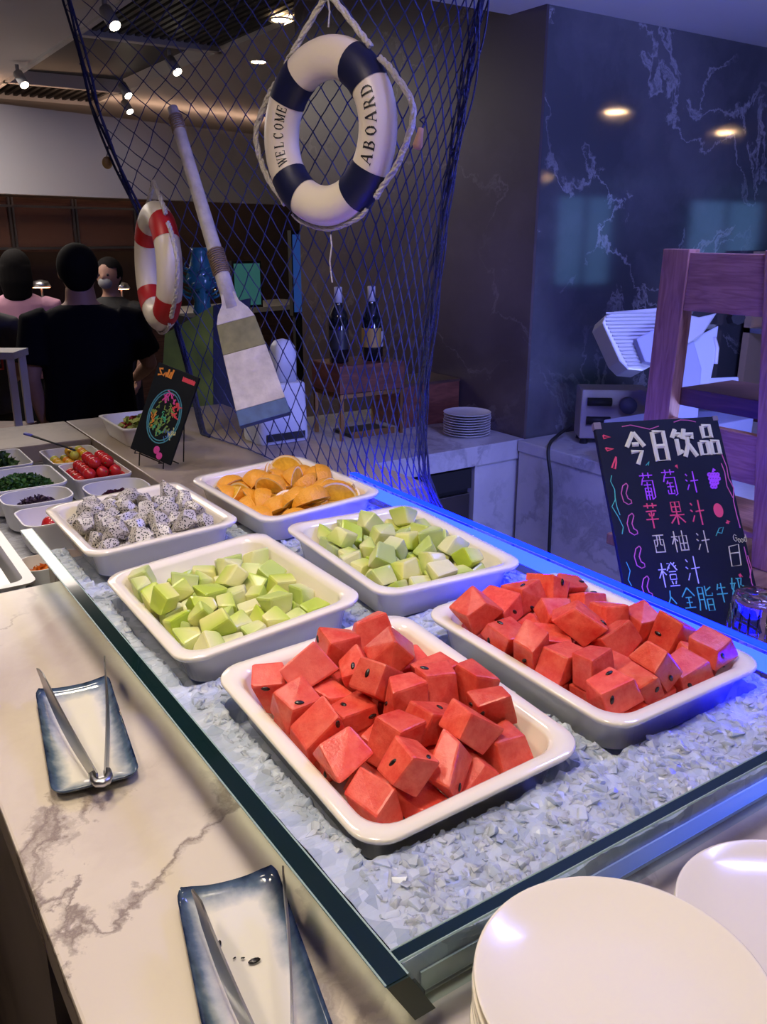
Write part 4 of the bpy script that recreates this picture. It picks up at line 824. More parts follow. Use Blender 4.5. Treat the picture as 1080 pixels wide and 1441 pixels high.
def text(chars, col, r, part):
    st = []
    for ch, cx, cy, w_, h_ in chars:
        x0, y0 = buv(cx, cy); sx = w_ / 747 * BW / 10; sy = h_ / 1262 * BH / 10
        for s_ in GL[ch]: st.append([(x0 + (x - 5) * sx, y0 + (y - 5) * sy) for x, y in s_])
    return chalk(bd, part, st, col, r)
text([('今', 305, 240, 130, 200), ('日', 450, 225, 110, 180), ('饮', 590, 205, 140, 175), ('品', 740, 185, 130, 180)], 'cream', .0042, 'title_lettering')
text([('葡', 378, 470, 85, 165), ('萄', 508, 450, 85, 165), ('汁', 640, 445, 85, 130)], 'violet', .0011, 'menu_line')
text([('苹', 405, 645, 85, 150), ('果', 550, 630, 100, 140), ('汁', 672, 628, 90, 150)], 'red', .0013, 'menu_line')
text([('西', 450, 808, 75, 115), ('柚', 568, 795, 95, 125), ('汁', 705, 798, 85, 130)], 'yellow', .0010, 'menu_line')
text([('橙', 505, 985, 115, 140), ('汁', 645, 960, 90, 160)], 'white', .0010, 'menu_line')
text([('人', 522, 1118, 60, 90), ('全', 620, 1118, 85, 120), ('脂', 718, 1120, 95, 140), ('牛', 812, 1090, 70, 110), ('奶', 900, 1055, 80, 100)], 'green', .0011, 'menu_line')
text([('G', 893, 778, 32, 42), ('o', 915, 785, 24, 40), ('o', 932, 785, 24, 40), ('d', 951, 778, 26, 46)], 'yellow', .0006, 'small_lettering')
def arc(cx, cy, rx, ry, a0, a1, n=12): return [buv(cx + rx * math.cos(math.radians(a0 + (a1 - a0) * k / n)), cy + ry * math.sin(math.radians(a0 + (a1 - a0) * k / n))) for k in range(n + 1)]
def pl(*p): return [buv(*q) for q in p]
st = []
for cx, cy in ((262, 512), (300, 690), (345, 880), (392, 1050)):
    st.append(pl((cx - 10, cy - 60), (cx - 30, cy - 45), (cx - 38, cy), (cx - 22, cy + 50), (cx + 5, cy + 66), (cx + 24, cy + 58), (cx + 20, cy + 40)))
    st.append(pl((cx - 10, cy - 60), (cx + 0, cy - 45), (cx - 10, cy), (cx + 2, cy + 30), (cx + 20, cy + 40)))
chalks(bd, 'pink_crescents', st, 'pink', .0010)
chalks(bd, 'pink_border', [pl((218, 105), (270, 95), (330, 108), (385, 120), (440, 100)), pl((530, 75), (570, 60), (620, 62), (665, 72)), pl((822, 275), (850, 350), (860, 420), (890, 480), (888, 560), (905, 640), (925, 720)), pl((818, 330), (838, 385), (850, 470), (885, 540)), pl((945, 830), (960, 900), (975, 960), (985, 1040), (1000, 1070)), pl((965, 880), (985, 950), (975, 1010))], 'pink', .0009)
chalks(bd, 'green_border', [pl((165, 405), (160, 440), (185, 490), (190, 550), (172, 590), (210, 650), (240, 710), (235, 750)), pl((190, 540), (200, 590), (220, 640)), pl((262, 910), (285, 960), (275, 1010), (295, 1045)), pl((780, 765), (800, 720), (825, 715), (815, 750), (790, 745)), pl((365, 345), (385, 320), (380, 345))], 'green', .0008)
chalk(bd, 'grape_doodle', [arc(745 + 16 * (k % 4) + 6 * (k // 4), 400 + 24 * (k // 4), 9, 9, 0, 360, 8) for k in range(15) if (k % 4) + (k // 4) < 5] + [pl((765, 385), (770, 365), (780, 375))], 'violet', .0020)
ap = MB(); ctr = buv(796, 615); n = 20; ap.add([(ctr[0], ctr[1], .0008)] + [(ctr[0] + .0085 * math.cos(2 * PI * k / n), ctr[1] + .0125 * math.sin(2 * PI * k / n), .0005) for k in range(n)], [(0, 1 + k, 1 + (k + 1) % n) for k in range(n)])
ap.build('apple_doodle', CH['red'], bd)
chalk(bd, 'cup_doodle', [pl((855, 828), (912, 815), (925, 935), (872, 942), (855, 828)), pl((862, 868), (916, 862))], 'yellow', .0011)
chalks(bd, 'red_drops', [pl((108, 160), (150, 172), (112, 180), (108, 160)), pl((125, 238), (172, 245), (135, 255), (125, 238)), pl((188, 292), (165, 360), (185, 365), (190, 330), (188, 292)), pl((840, 690), (862, 680), (848, 675), (855, 695)), pl((910, 990), (932, 1000), (920, 985), (918, 1005)), pl((540, 345), (555, 360), (548, 340))], 'red', .0016)
MB().box((-BW / 2 - .0005, BH - .012, -.0102), (-BW / 2 + .012, BH + .0005, .0003)).build('chipped_corner', M['board_edge'], bd)
MB().box((BW / 2 - .009, BH - .008, -.0102), (BW / 2 + .0005, BH + .0005, .0003)).build('chipped_corner', M['board_edge'], bd)
lg = MB(); lg.tube([(-BW * .40, .05, -.012), (-BW * .40 - .02, .045, -.02), (-BW * .55, .055, -.022), (-BW * .56, .05, -.02)], .002, 6); 
for sx in (-.3, .3): lg.tube([Vector((BW * sx, .2, -.012)), to_ground(bd, (BW * sx, .2, -.012), (0, -.2, -.10), .9475)], .002, 6)
lg.build('wire_stand', M['steel_dark'], bd)
# salad board on a black wire easel
sb, SW_, SH = board('salad_chalkboard', 'small black chalkboard with a drawn salad plate, propped on a wire easel', 'chalkboard', Vector((.4381, 1.6635, 1.2505)), Vector((.5045, 1.5698, 1.2178)), Vector((.4181, 1.5818, 1.008)), Vector((.3517, 1.6755, 1.0407)), .008)
lift(sb, SW_, SH, 1.014)
def sv(u, v): return ((u - .5) * SW_, (1 - v) * SH)
def ell(cx, cy, rx, ry, n=28, a0=0, a1=360): return [sv(cx + rx * math.cos(math.radians(a0 + (a1 - a0) * k / n)), cy + ry * math.sin(math.radians(a0 + (a1 - a0) * k / n))) for k in range(n + 1)]
chalk(sb, 'plate_outline', [ell(.52, .53, .37, .30), ell(.52, .53, .335, .27)], 'teal', .0016)
rs = random.Random(8)
def scrib(cx, cy, rx, ry, k):
    o_ = []
    for _ in range(k):
        a, r_ = rs.uniform(0, 6.28), math.sqrt(rs.random()); x, y = cx + rx * r_ * math.cos(a), cy + ry * r_ * math.sin(a)
        o_.append([sv(x, y), sv(x + rs.uniform(-.06, .06), y + rs.uniform(-.05, .05)), sv(x + rs.uniform(-.07, .07), y + rs.uniform(-.05, .05))])
    return o_
chalk(sb, 'green_leaves', scrib(.48, .55, .25, .20, 46), 'olive', .0015); chalk(sb, 'green_leaves', scrib(.42, .62, .18, .14, 16), 'green', .0013)
chalk(sb, 'purple_onion', scrib(.50, .32, .16, .04, 14), 'magenta', .0018); chalk(sb, 'red_pepper', scrib(.72, .42, .09, .09, 14), 'red', .0020)
chalk(sb, 'shrimp', scrib(.30, .60, .06, .07, 9), 'orange', .0015); chalk(sb, 'blue_shade', scrib(.70, .70, .08, .05, 6), 'blue', .0014); chalk(sb, 'yellow_corn', scrib(.80, .68, .04, .07, 9), 'yellow', .0014)
chalk(sb, 'orange_lettering', [[sv(.16, .05), sv(.08, .06), sv(.12, .09), sv(.17, .11), sv(.08, .13)], [sv(.20, .12), sv(.23, .08), sv(.26, .12), sv(.265, .07)], [sv(.30, .03), sv(.30, .12)], [sv(.36, .05), sv(.34, .12), sv(.39, .12), sv(.40, .02)]], 'orange', .0026)
chalk(sb, 'red_lettering', [[sv(.66 + .05 * k, .10), sv(.66 + .05 * k, .05), sv(.69 + .05 * k, .06), sv(.68 + .05 * k, .10)] for k in range(6)], 'red', .0017)
chalk(sb, 'radish_doodle', [ell(.60, .90, .05, .035, 12), ell(.60, .90, .025, .018, 8), ell(.70, .95, .05, .03, 12), ell(.70, .95, .02, .015, 8)], 'magenta', .0028)
es = MB()
for sx in (-.30, .30):
    es.tube([(SW_ * sx, SH * .75, -.011), (SW_ * sx, -.004, -.0105), (SW_ * sx, -.004, .012), (SW_ * sx, .006, .012)], .0017, 6)
    es.tube([Vector((SW_ * sx, SH * .7, -.011)), to_ground(sb, (SW_ * sx, SH * .7, -.011), (SW_ * sx * .2, -SH * .7, -.085), 1.0028)], .0017, 6)
    es.tube([Vector((SW_ * sx, -.004, -.0105)), to_ground(sb, (SW_ * sx, -.004, -.0105), (0, -.2, -.10), 1.0028)], .0017, 6)
es.tube([(-SW_ * .3, -.004, -.0105), (SW_ * .3, -.004, -.0105)], .0017, 6); es.tube([(-SW_ * .34, .0, -.075), (SW_ * .34, .0, -.075)], .0017, 6)
es.build('wire_easel', M['black'], sb)

# ================================================================== tong dishes on the marble
def dish_mat():
    m, N, L, b = new_mat('blue_edged_glaze')
    tc = N.new('ShaderNodeTexCoord'); sp = N.new('ShaderNodeSeparateXYZ'); L.new(tc.outputs['Generated'], sp.inputs[0])
    def edge(out):
        a = N.new('ShaderNodeMath'); a.operation = 'SUBTRACT'; a.inputs[1].default_value = .5; L.new(out, a.inputs[0])
        c_ = N.new('ShaderNodeMath'); c_.operation = 'ABSOLUTE'; L.new(a.outputs[0], c_.inputs[0])
        d = N.new('ShaderNodeMath'); d.operation = 'SUBTRACT'; d.inputs[0].default_value = .5; L.new(c_.outputs[0], d.inputs[1]); return d.outputs[0]
    ex, ey = edge(sp.outputs['X']), edge(sp.outputs['Y'])
    k = N.new('ShaderNodeMath'); k.operation = 'MULTIPLY'; k.inputs[1].default_value = 2.2; L.new(ey, k.inputs[0])
    mn = N.new('ShaderNodeMath'); mn.operation = 'MINIMUM'; L.new(ex, mn.inputs[0]); L.new(k.outputs[0], mn.inputs[1])
    nz = N.new('ShaderNodeTexNoise'); nz.inputs['Scale'].default_value = 60; nz.inputs['Detail'].default_value = 6; L.new(tc.outputs['Object'], nz.inputs['Vector'])
    ml = N.new('ShaderNodeMath'); ml.operation = 'MULTIPLY_ADD'; ml.inputs[1].default_value = .16; L.new(nz.outputs['Fac'], ml.inputs[0]); L.new(mn.outputs[0], ml.inputs[2])
    cr = N.new('ShaderNodeValToRGB'); E_ = cr.color_ramp.elements; E_[0].position = .075; E_[0].color = (.012, .022, .055, 1); E_[1].position = .34; E_[1].color = (.80, .76, .68, 1)
    e = E_.new(.16); e.color = (.10, .15, .22, 1); e = E_.new(.24); e.color = (.45, .48, .50, 1)
    L.new(ml.outputs[0], cr.inputs[0]); L.new(cr.outputs[0], b.inputs['Base Color']); b.inputs['Roughness'].default_value = .12; b.inputs['Coat Weight'].default_value = .4
    return m
M['dish'] = dish_mat()
def dish_mesh():
    a, b_, nx_, ny_ = .0455, .118, 20, 40; q = MB(); top = []; bot = []
    def sq(u, v):       # rounded-rectangle warp, far edge a little hollow
        r = .016; x, y = u * a, v * b_
        ax_, ay_ = max(0, abs(x) - (a - r)), max(0, abs(y) - (b_ - r)); d = math.hypot(ax_, ay_)
        if ax_ > 0 and ay_ > 0:
            m_ = max(ax_, ay_); s_ = m_ / d; x = math.copysign(a - r + ax_ * s_, x); y = math.copysign(b_ - r + ay_ * s_, y)
        if v > 0: y -= .006 * (1 - u * u) * v ** 3
        return x, y
    for j in range(ny_ + 1):
        for i in range(nx_ + 1):
            u, v = -1 + 2 * i / nx_, -1 + 2 * j / ny_; x, y = sq(u, v); e = max(abs(u) ** 6, abs(v) ** 10); z = .004 + .009 * e + .005 * max(0, v) ** 6 * abs(u) ** 3
            top.append((x, y, z)); bot.append((x * (.97 if e > .2 else 1), y * (.985 if e > .2 else 1), z - .004))
    W_ = nx_ + 1; f = [(j * W_ + i, j * W_ + i + 1, (j + 1) * W_ + i + 1, (j + 1) * W_ + i) for j in range(ny_) for i in range(nx_)]
    q.add(top + bot, f + [tuple(len(top) + k for k in reversed(t)) for t in f])
    rim = [i for i in range(W_)] + [j * W_ + nx_ for j in range(1, ny_ + 1)] + [ny_ * W_ + i for i in range(nx_ - 1, -1, -1)] + [j * W_ for j in range(ny_ - 1, 0, -1)]
    L_ = len(top); q.add([], [])
    base = 0
    for k in range(len(rim)): a0, a1 = rim[k], rim[(k + 1) % len(rim)]; q.f.append((a0, a0 + L_, a1 + L_, a1)); q.m.append(0)
    return q.mesh('tong_dish', True)
DME = dish_mesh(); DME.materials.append(M['dish'])
TONGM = mat('tong_steel', (.26, .25, .24), .28, metal=1)
def tongs(label, base, tips, hgt=.025):
    t = thing('serving_tongs', label, 'tongs', base, None, 'serving tongs on the dishes')
    bx = Vector(base)
    for k, tip in enumerate(tips):
        tip = Vector(tip) - bx; d = tip.normalized(); side = d.cross(Vector((0, 0, 1))).normalized() * (1 if k else -1); up = side.cross(d) if side.cross(d).z > 0 else -side.cross(d)
        rows = []; n = 14; L_ = tip.length
        for i in range(n + 1):
            u = i / n; c_ = d * (L_ * u) + side * (.003 * math.sin(PI * min(1, u * 1.1))) + side * .004
            hh = hgt * .5 * (.75 + .55 * math.sin(PI * min(1, u * .95)) if u < .86 else (.75 + .55 * math.sin(PI * .817)) * max(.08, (1 - u) / .14)); th = .0009
            rows.append([c_ - side * th - up * hh, c_ + side * th - up * hh, c_ + side * th + up * hh, c_ - side * th + up * hh])
        q = MB(); q.rings(rows); q.build('arm', TONGM, t, 40)
    d = (Vector(tips[0]) + Vector(tips[1])) * .5 - bx; d.z = 0; d.normalize(); sd = d.cross(Vector((0, 0, 1)))
    q = MB(); q.tube([sd * -.0075 + d * .012, sd * -.0075, sd * -.005 - d * .006, -d * .008, sd * .005 - d * .006, sd * .0075, sd * .0075 + d * .012], .0045, 8, flat=1.0)
    q.build('hinge', M['steel'], t, True)
    MB().tube([sd * -.009 - d * .003, sd * .009 - d * .003], .003, 8).build('rivet', M['steel_dark'], t, True)
    return t
WZ = .991
def place_dish(label, far, near, tip1, tip2, hinge):
    f, n_ = on_z(*far, WZ + .012), on_z(*near, WZ + .012); c_ = (f + n_) * .5; ang = math.atan2(-(f - n_).x, (f - n_).y)
    o = bpy.data.objects.new('tong_dish', DME); COL.objects.link(o); o.location = (c_.x, c_.y, WZ); o.rotation_euler = (0, 0, ang); tag(o, label, 'dish', 'blue edged tong dishes'); return o
d1 = place_dish('blue-edged dish with open tongs beside the melon pan', (102, 962), (137, 1104), 0, 0, 0)
tongs('open steel tongs lying on the dish beside the melon pan', tuple(on_z(143, 1096, WZ + .0235)), [tuple(on_z(57, 940, WZ + .040)), tuple(on_z(143, 924, WZ + .040))])
d2 = place_dish('blue-edged dish with tongs and loose seeds at the bottom edge of the view', (322, 1248), (405, 1545), 0, 0, 0)
tongs('steel tongs lying on the dish at the bottom edge of the view', tuple(on_z(402, 1530, WZ + .0235)), [tuple(on_z(277, 1250, WZ + .040)), tuple(on_z(392, 1220, WZ + .040))])
for px, py, s_ in ((358, 1352, 1.0), (309, 1327, .6), (342, 1348, .35), (330, 1348, .3)):
    p = on_z(px, py, WZ + .0062); o = bpy.data.objects.new('loose_seed', SEED); COL.objects.link(o); o.location = p; o.scale = (s_,) * 3; o.rotation_euler = (0, 0, px)
    tag(o, 'black watermelon seed dropped on the lower tong dish', 'seed', 'loose seeds on the lower tong dish')

# ================================================================== plates
def plate_prof(r, h_): return [(r * .58, 0), (r * .62, -.0), (r * .64, .003), (r * .90, h_ * .62), (r * .985, h_ * .92), (r, h_ * 1.0), (r * .992, h_ * 1.05), (r * .975, h_ * 1.03), (r * .88, h_ * .80), (r * .62, .0055), (r * .3, .0045), (.002, .0045)]
def plate_stack(cx, cy, z0, r, h_, step, n, where, group, m_, top_label):
    me = MB().lathe(plate_prof(r, h_), 72).mesh('dinner_plate', True); me.materials.append(m_)
    for i in range(n):
        o = bpy.data.objects.new('dinner_plate', me); COL.objects.link(o); jr = random.Random(i + n)
        o.location = (cx + jr.uniform(-.0012, .0012), cy + jr.uniform(-.0012, .0012), z0 + i * step); o.rotation_euler = (0, 0, i)
        tag(o, top_label if i == n - 1 else 'plate under the top one in the %s' % where, 'plate', group)
plate_stack(.104, -.126, WZ + .0005, .100, .014, .0085, 10, 'cream stack at the near tray panel', 'cream plates in the near stack', M['porcelain'], 'topmost cream plate of the near stack before the glass panel')
plate_stack(.314, -.136, WZ + .0005, .100, .014, .0085, 4, 'cream stack cut by the frame edge', 'cream plates in the stack at the frame edge', M['porcelain'], 'topmost cream plate of the stack cut by the frame edge')
plate_stack(1.665, 1.955, .8705, .086, .010, .0092, 9, 'white stack on the back counter', 'white plates on the back counter', M['porcelain_cool'], 'topmost white plate of the stack on the back counter')
# ================================================================== upturned glasses
def tumbler(label, x, y):
    z0 = .9455; r0, r1, h_ = .040, .031, .124
    t = thing('glass_tumbler', label, 'glass', (x, y, z0), None, 'upturned glasses on the drinks table')
    pr = [(r0, 0), (r0 * 1.0, .004), (r0 * .985, .02), (r1 + .003, h_ - .012), (r1, h_ - .003), (r1 - .004, h_), (.001, h_ - .001), (.001, h_ - .008), (r1 - .005, h_ - .009), (r1 + .0005, h_ - .016), (r0 - .0035, .02), (r0 - .003, 0)]
    m_ = MB().lathe(pr, 36, close=False); m_.build('tumbler_body', M['tumbler'], t, True)
    rb = MB()
    for k in range(18):
        a = 2 * PI * k / 18; rb.tube([((r0 + .0004) * math.cos(a), (r0 + .0004) * math.sin(a), .006), ((r1 + .0028) * math.cos(a), (r1 + .0028) * math.sin(a), h_ - .02)], .0014, 5)
    rb.build('pressed_ribs', M['tumbler'], t, True)
M['tumbler'] = mat('clear_tumbler_glass', (.95, .96, .97), .02, trans=1.0, ior=1.45)
tumbler('upturned ribbed glass in front of the drinks board', .803, .236); tumbler('upturned ribbed glass farther behind, cut by the frame edge', .905, .225)

# ================================================================== salad bowls in the cold well
M['bowl'] = mat('white_melamine', (.74, .72, .70), .3)
def bowl(name, label, cx, cy, a, b_, r, depth=.066, z=1.0):
    t = tag(MB().rings([[(cx + x, cy + y, z + dz) for x, y in rrect(a * k, b_ * k if b_ > a else b_ * k, r * k, 5)] for k, dz in ((.80, -depth), (.86, -depth + .004), (.97, -.008), (1.0, -.005), (1.0, 0), (.955, 0), (.94, -.006), (.83, -depth + .010), (.78, -depth + .006), (.3, -depth + .005))]).build(name, M['bowl'], None, 45, origin=(cx, cy, z - depth)), label, 'bowl', 'white salad bowls in the cold well')
    return t
bowl('salad_bowl', 'white bowl of yellow cherry tomatoes with a spoon', .266, 1.900, .070, .090, .02)
bowl('salad_bowl', 'white bowl heaped with red cherry tomatoes', .270, 1.715, .070, .090, .02)
bowl('salad_bowl', 'rounded white bowl of dark purple beet dice', .268, 1.530, .072, .064, .045)
bowl('salad_bowl', 'white bowl of chopped dark green herbs', .097, 1.730, .090, .104, .03)
bowl('salad_bowl', 'white bowl of green leaves at the far end of the well', .085, 1.955, .074, .098, .02)
bowl('salad_bowl', 'rounded white bowl of shredded purple lettuce', .095, 1.556, .076, .062, .045)
bowl('salad_bowl', 'white bowl with red tomatoes next to the dragon fruit pan', .100, 1.398, .076, .068, .03)
bowl('salad_bowl', 'small white bowl of shredded carrot below the tray edge', .045, 1.215, .060, .045, .03, .040, .966)
M['ice_bed'] = mat('salad_ice_bed', (.55, .57, .64), .25, bump=.8, scale=50)
tag(MB().box((-.398, 1.052, .9255), (.356, 2.058, .9265)).build('crushed_ice_sheet', M['ice_bed']), 'thin sheet of frost lining the cold salad well', 'ice')
M['tomato'] = mat('red_tomato_skin', (.52, .02, .02), .18, spec=.6)
M['stem'] = mat('green_stem_scar', (.10, .14, .03), .7)
def tomato_kind(r, m_):
    me = MB().ball((0, 0, 0), r, 16, 10, (1, 1, .94)).mesh('tomato', True); me.materials.append(m_)
    sm = MB().ball((0, 0, r * .93), r * .16, 6, 4, (1, 1, .4)).mesh('stem_scar', True); sm.materials.append(M['stem']); return me, sm
def tomato(kind, p, label, grp, rd_):
    o = bpy.data.objects.new('cherry_tomato', kind[0]); COL.objects.link(o); o.location = p; o.rotation_euler = (rd_.uniform(0, 6), rd_.uniform(0, 6), 0); tag(o, label, 'tomato', grp)
    c_ = bpy.data.objects.new('stem_scar', kind[1]); COL.objects.link(c_); c_.parent = o
rt = random.Random(21); kr = tomato_kind(.0155, M['tomato']); s_ = .0315
for lay, (nx_, ny_, z) in enumerate(((3, 4, .9575), (4, 5, .9795), (3, 4, 1.0015), (2, 3, 1.0235))):
    for i in range(nx_):
        for j in range(ny_):
            tomato(kr, (.276 + (i - (nx_ - 1) / 2) * s_ + (.004 if lay == 3 else 0), 1.715 + (j - (ny_ - 1) / 2) * s_, z), 'glossy red cherry tomato heaped in its white bowl', 'red cherry tomatoes', rt)
YM = [tomato_kind(.0125, mat('yellow_tomato_%d' % k, c_, .2, spec=.6)) for k, c_ in enumerate(((.75, .42, .02), (.80, .28, .015), (.55, .52, .06)))]
for lay, (nx_, ny_, z) in enumerate(((4, 5, .955), (4, 5, .977), (2, 3, .998))):
    for i in range(nx_):
        for j in range(ny_):
            tomato(YM[rt.choice((0, 0, 1, 2))], (.268 + (i - (nx_ - 1) / 2) * .0262 + (.013 if lay == 2 else 0), 1.90 + (j - (ny_ - 1) / 2) * .0262 + (.02 if lay == 2 else 0), z), 'small yellow tomato in the bowl with the spoon', 'yellow cherry tomatoes', rt)
kb = tomato_kind(.020, M['tomato'])
for k, p in enumerate(((.082, 1.372, .985), (.105, 1.400, .963), (.060, 1.372, .962), (.105, 1.360, .962))):
    tomato(kb, p, 'red tomato in the bowl next to the dragon fruit pan', 'tomatoes by the dragon fruit', rt)
# spoon in the yellow tomatoes
sp = thing('serving_spoon', 'black serving spoon with a blue handle end resting in the yellow tomatoes', 'spoon', (.25, 1.90, 1.0))
a, b_ = on_z(155, 655, 1.005) - Vector((.25, 1.90, 1.0)), on_z(47, 620, 1.05) - Vector((.25, 1.90, 1.0)); a = Vector((.02, -.01, .012)); b_ = Vector((-.075, .12, .045))
MB().tube([a, a.lerp(b_, .5), a.lerp(b_, .85)], [.004, .0035, .005], 8, flat=.6).build('spoon_handle', M['black'], sp, True)
MB().tube([a.lerp(b_, .85), b_], [.0055, .007], 8, flat=.6).build('blue_grip', mat('blue_plastic_grip', (.12, .12, .55), .4), sp, True)
# leafy stuff
def leaves(name, label, cat, cx, cy, a, b_, z0, hz, n, size, cols, seed, long=1.6):
    rl = random.Random(seed); q = MB(); mats_ = [mat(name + '_%d' % k, c_, .5) for k, c_ in enumerate(cols)]
    for _ in range(n):
        x, y = rl.uniform(-1, 1), rl.uniform(-1, 1)
        if x * x + y * y > 1.3: continue
        z = z0 + hz * (1 - .6 * (x * x + y * y)) * rl.uniform(.2, 1); s_ = size * rl.uniform(.6, 1.3); R = Euler((rl.gauss(0, .7), rl.gauss(0, .7), rl.uniform(0, 6.28))).to_matrix()
        q.cur = rl.randrange(len(cols)); c_ = Vector((cx + x * a, cy + y * b_, z)); w_ = s_ / long * .5
        q.add([c_ + R @ Vector(p) for p in ((-s_ * .5, 0, 0), (-s_ * .15, -w_, .002), (s_ * .2, -w_ * .9, .003), (s_ * .5, 0, 0), (s_ * .2, w_ * .9, .003), (-s_ * .15, w_, .002), (0, 0, -.002))], [(0, 1, 6), (1, 2, 6), (2, 3, 6), (3, 4, 6), (4, 5, 6), (5, 0, 6)])
    return tag(q.build(name, mats_, None, origin=(cx, cy, z0)), label, cat, kind='stuff')
leaves('chopped_herbs', 'chopped dark green herbs heaped in a white bowl', 'herbs', .097, 1.730, .070, .082, .962, .045, 2000, .013, ((.02, .07, .012), (.035, .12, .02), (.06, .17, .03)), 3)
leaves('salad_leaves', 'loose green salad leaves in the far bowl', 'salad', .085, 1.955, .042, .062, .966, .050, 300, .038, ((.04, .10, .02), (.09, .17, .04), (.03, .07, .03)), 4, 2.6)
leaves('purple_lettuce', 'shredded purple lettuce in a rounded bowl', 'lettuce', .095, 1.556, .050, .040, .956, .042, 900, .016, ((.05, .018, .05), (.10, .05, .10), (.14, .10, .13), (.03, .012, .03)), 5, 3)
leaves('beet_dice', 'dark purple diced beet in a rounded bowl', 'beet', .268, 1.530, .050, .042, .960, .030, 1200, .010, ((.035, .004, .012), (.07, .006, .02)), 6, 1.2)
leaves('carrot_shreds', 'bright orange carrot shreds in the small bowl', 'carrot', .045, 1.215, .042, .030, .936, .024, 500, .016, ((.70, .16, .015), (.80, .24, .03)), 7, 4)
# stainless insert pan at the left end of the well
sp_ = thing('steel_insert_pan', 'stainless insert pan with white dressing at the near end of the well', 'pan', (-.19, 1.27, .93))
MB().rings([[(x, y, z) for x, y in rrect(a, b_, .02, 4)] for a, b_, z in ((.155, .17, -.003), (.165, .18, .045), (.178, .193, .048), (.178, .193, .052), (.160, .175, .052), (.150, .165, .01), (.05, .05, .009))]).build('pan_body', M['steel'], sp_, 40)
MB().box((-.145, -.158, .0105), (.145, .158, .030)).build('dressing', M['porcelain_cool'], sp_)
# white tray of greens behind the salad board
wt = thing('greens_tray', 'white tray of salad greens behind the propped salad board', 'tray', (.485, 1.99, 1.001))
MB().rings([[(x, y, z) for x, y in rrect(a, b_, .02, 4)] for a, b_, z in ((.07, .10, 0), (.085, .115, .05), (.09, .12, .05), (.09, .12, .054), (.082, .112, .054), (.068, .098, .006), (.02, .02, .006))]).build('tray_body', M['bowl'], wt, 40)
lv = leaves('greens', 'x', 'x', 0, 0, .055, .085, .012, .05, 260, .03, ((.20, .30, .04), (.40, .45, .10), (.35, .03, .03)), 9, 1.8); lv.parent = wt
for k_ in ('label', 'category'): del lv[k_]
# tall white dispenser behind the net
ds = thing('white_dispenser', 'tall white dispenser with rounded top standing behind the net', 'dispenser', (.80, 1.76, 1.001))
M['cool_plastic'] = mat('cool_white_plastic', (.60, .64, .74), .35)
MB().rings([[(x, y, z) for x, y in rrect(a, b_, .02, 5)] for a, b_, z in ((.075, .06, 0), (.078, .062, .01), (.074, .058, .16), (.070, .055, .165))]).build('dispenser_base', M['cool_plastic'], ds, 40)
MB().rings([[(.03 + x, y, z) for x, y in rrect(a, b_, min(a, b_) * .6, 6)] for a, b_, z in ((.032, .032, .165), (.033, .033, .24), (.030, .030, .262), (.020, .020, .277), (.004, .004, .282))]).build('dispenser_head', M['cool_plastic'], ds, True)
MB().box((-.06, -.0655, .01), (.06, -.0625, .03)).build('drip_slot', M['black'], ds)

# ================================================================== wooden rack behind the drinks board (faces the buffet, plane x = 1.18)
M['rack_wood'] = wood('reddish_oak', (.30, .13, .09), (.46, .23, .16), 7, (14, 14, 1.5), .5)
M['rack_wood_h'] = wood('reddish_oak_rail', (.30, .13, .09), (.46, .23, .16), 7, (14, 1.5, 14), .5)
rk = thing('wooden_display_rack', 'reddish oak A-shaped display rack standing behind the drinks board', 'rack', (0, 0, 0))
XR = 1.18
def px_slab(q, pts_, x, th, name, m_, par, bev=.002):
    p = [on_x(a, b, x) for a, b in pts_]; back = Vector((th, 0, 0))
    return MB().hexa([p[0], p[1], p[2], p[3], p[0] + back, p[1] + back, p[2] + back, p[3] + back]).build(name, m_, par, bevel=bev)
def post(pxa, pxb, wd, name):       # pixel of the top and of a low point on the post's near-left edge; runs down to the table
    a, b = on_x(*pxa, XR), on_x(*pxb, XR); d = (b - a) / (a.z - b.z); e = a + d * (a.z - .946)
    w_ = Vector((0, -wd, 0)); th = Vector((.034, 0, 0))
    MB().hexa([e, e + w_, e + w_ + th, e + th, a, a + w_, a + w_ + th, a + th]).build(name, M['rack_wood'], rk, bevel=.002)
    return a, e
pa, pe = post((934, 350), (906, 590), .062, 'post')
ra, re_ = post((1077, 352), (1057, 800), .062, 'post')
def rail(z0, z1, x0, x1, name, m_):
    def yl(z): k = (pa.z - z) / (pa.z - pe.z); return pa.y + (pe.y - pa.y) * k - .0625
    def yr(z): k = (ra.z - z) / (ra.z - re_.z); return ra.y + (re_.y - ra.y) * k + .0005
    MB().hexa([(x0, yl(z0), z0), (x0, yr(z0), z0), (x1, yr(z0), z0), (x1, yl(z0), z0), (x0, yl(z1), z1), (x0, yr(z1), z1), (x1, yr(z1), z1), (x1, yl(z1), z1)]).build(name, m_, rk, bevel=.0015)
rail(1.418, 1.528, XR + .004, XR + .026, 'top_rail', M['rack_wood_h'])
rail(1.225, 1.262, XR + .030, XR + .20, 'shelf_edge', M['dark_wood'])
rail(1.105, 1.200, XR + .004, XR + .024, 'lower_rail', M['rack_wood_h'])
# books / boxes on the low shelf
rail(1.0, 1.012, XR + .004, XR + .2, 'bottom_shelf', M['rack_wood_h'])
# ================================================================== ribbed machine and control box on the side counter
mc = thing('ribbed_slicer_machine', 'grey ribbed slicing machine with a tilted hood on the side counter', 'machine', (2.22, 1.40, .8705))
M['alu'] = mat('satin_aluminium', (.62, .63, .62), .4, metal=.3)
M['mach_blue'] = mat('pale_machine_panel', (.42, .44, .62), .4)
L0 = Vector((2.22, 1.40, .8705))
def mloc(px, py, dep): return at(px, py, dep) - L0
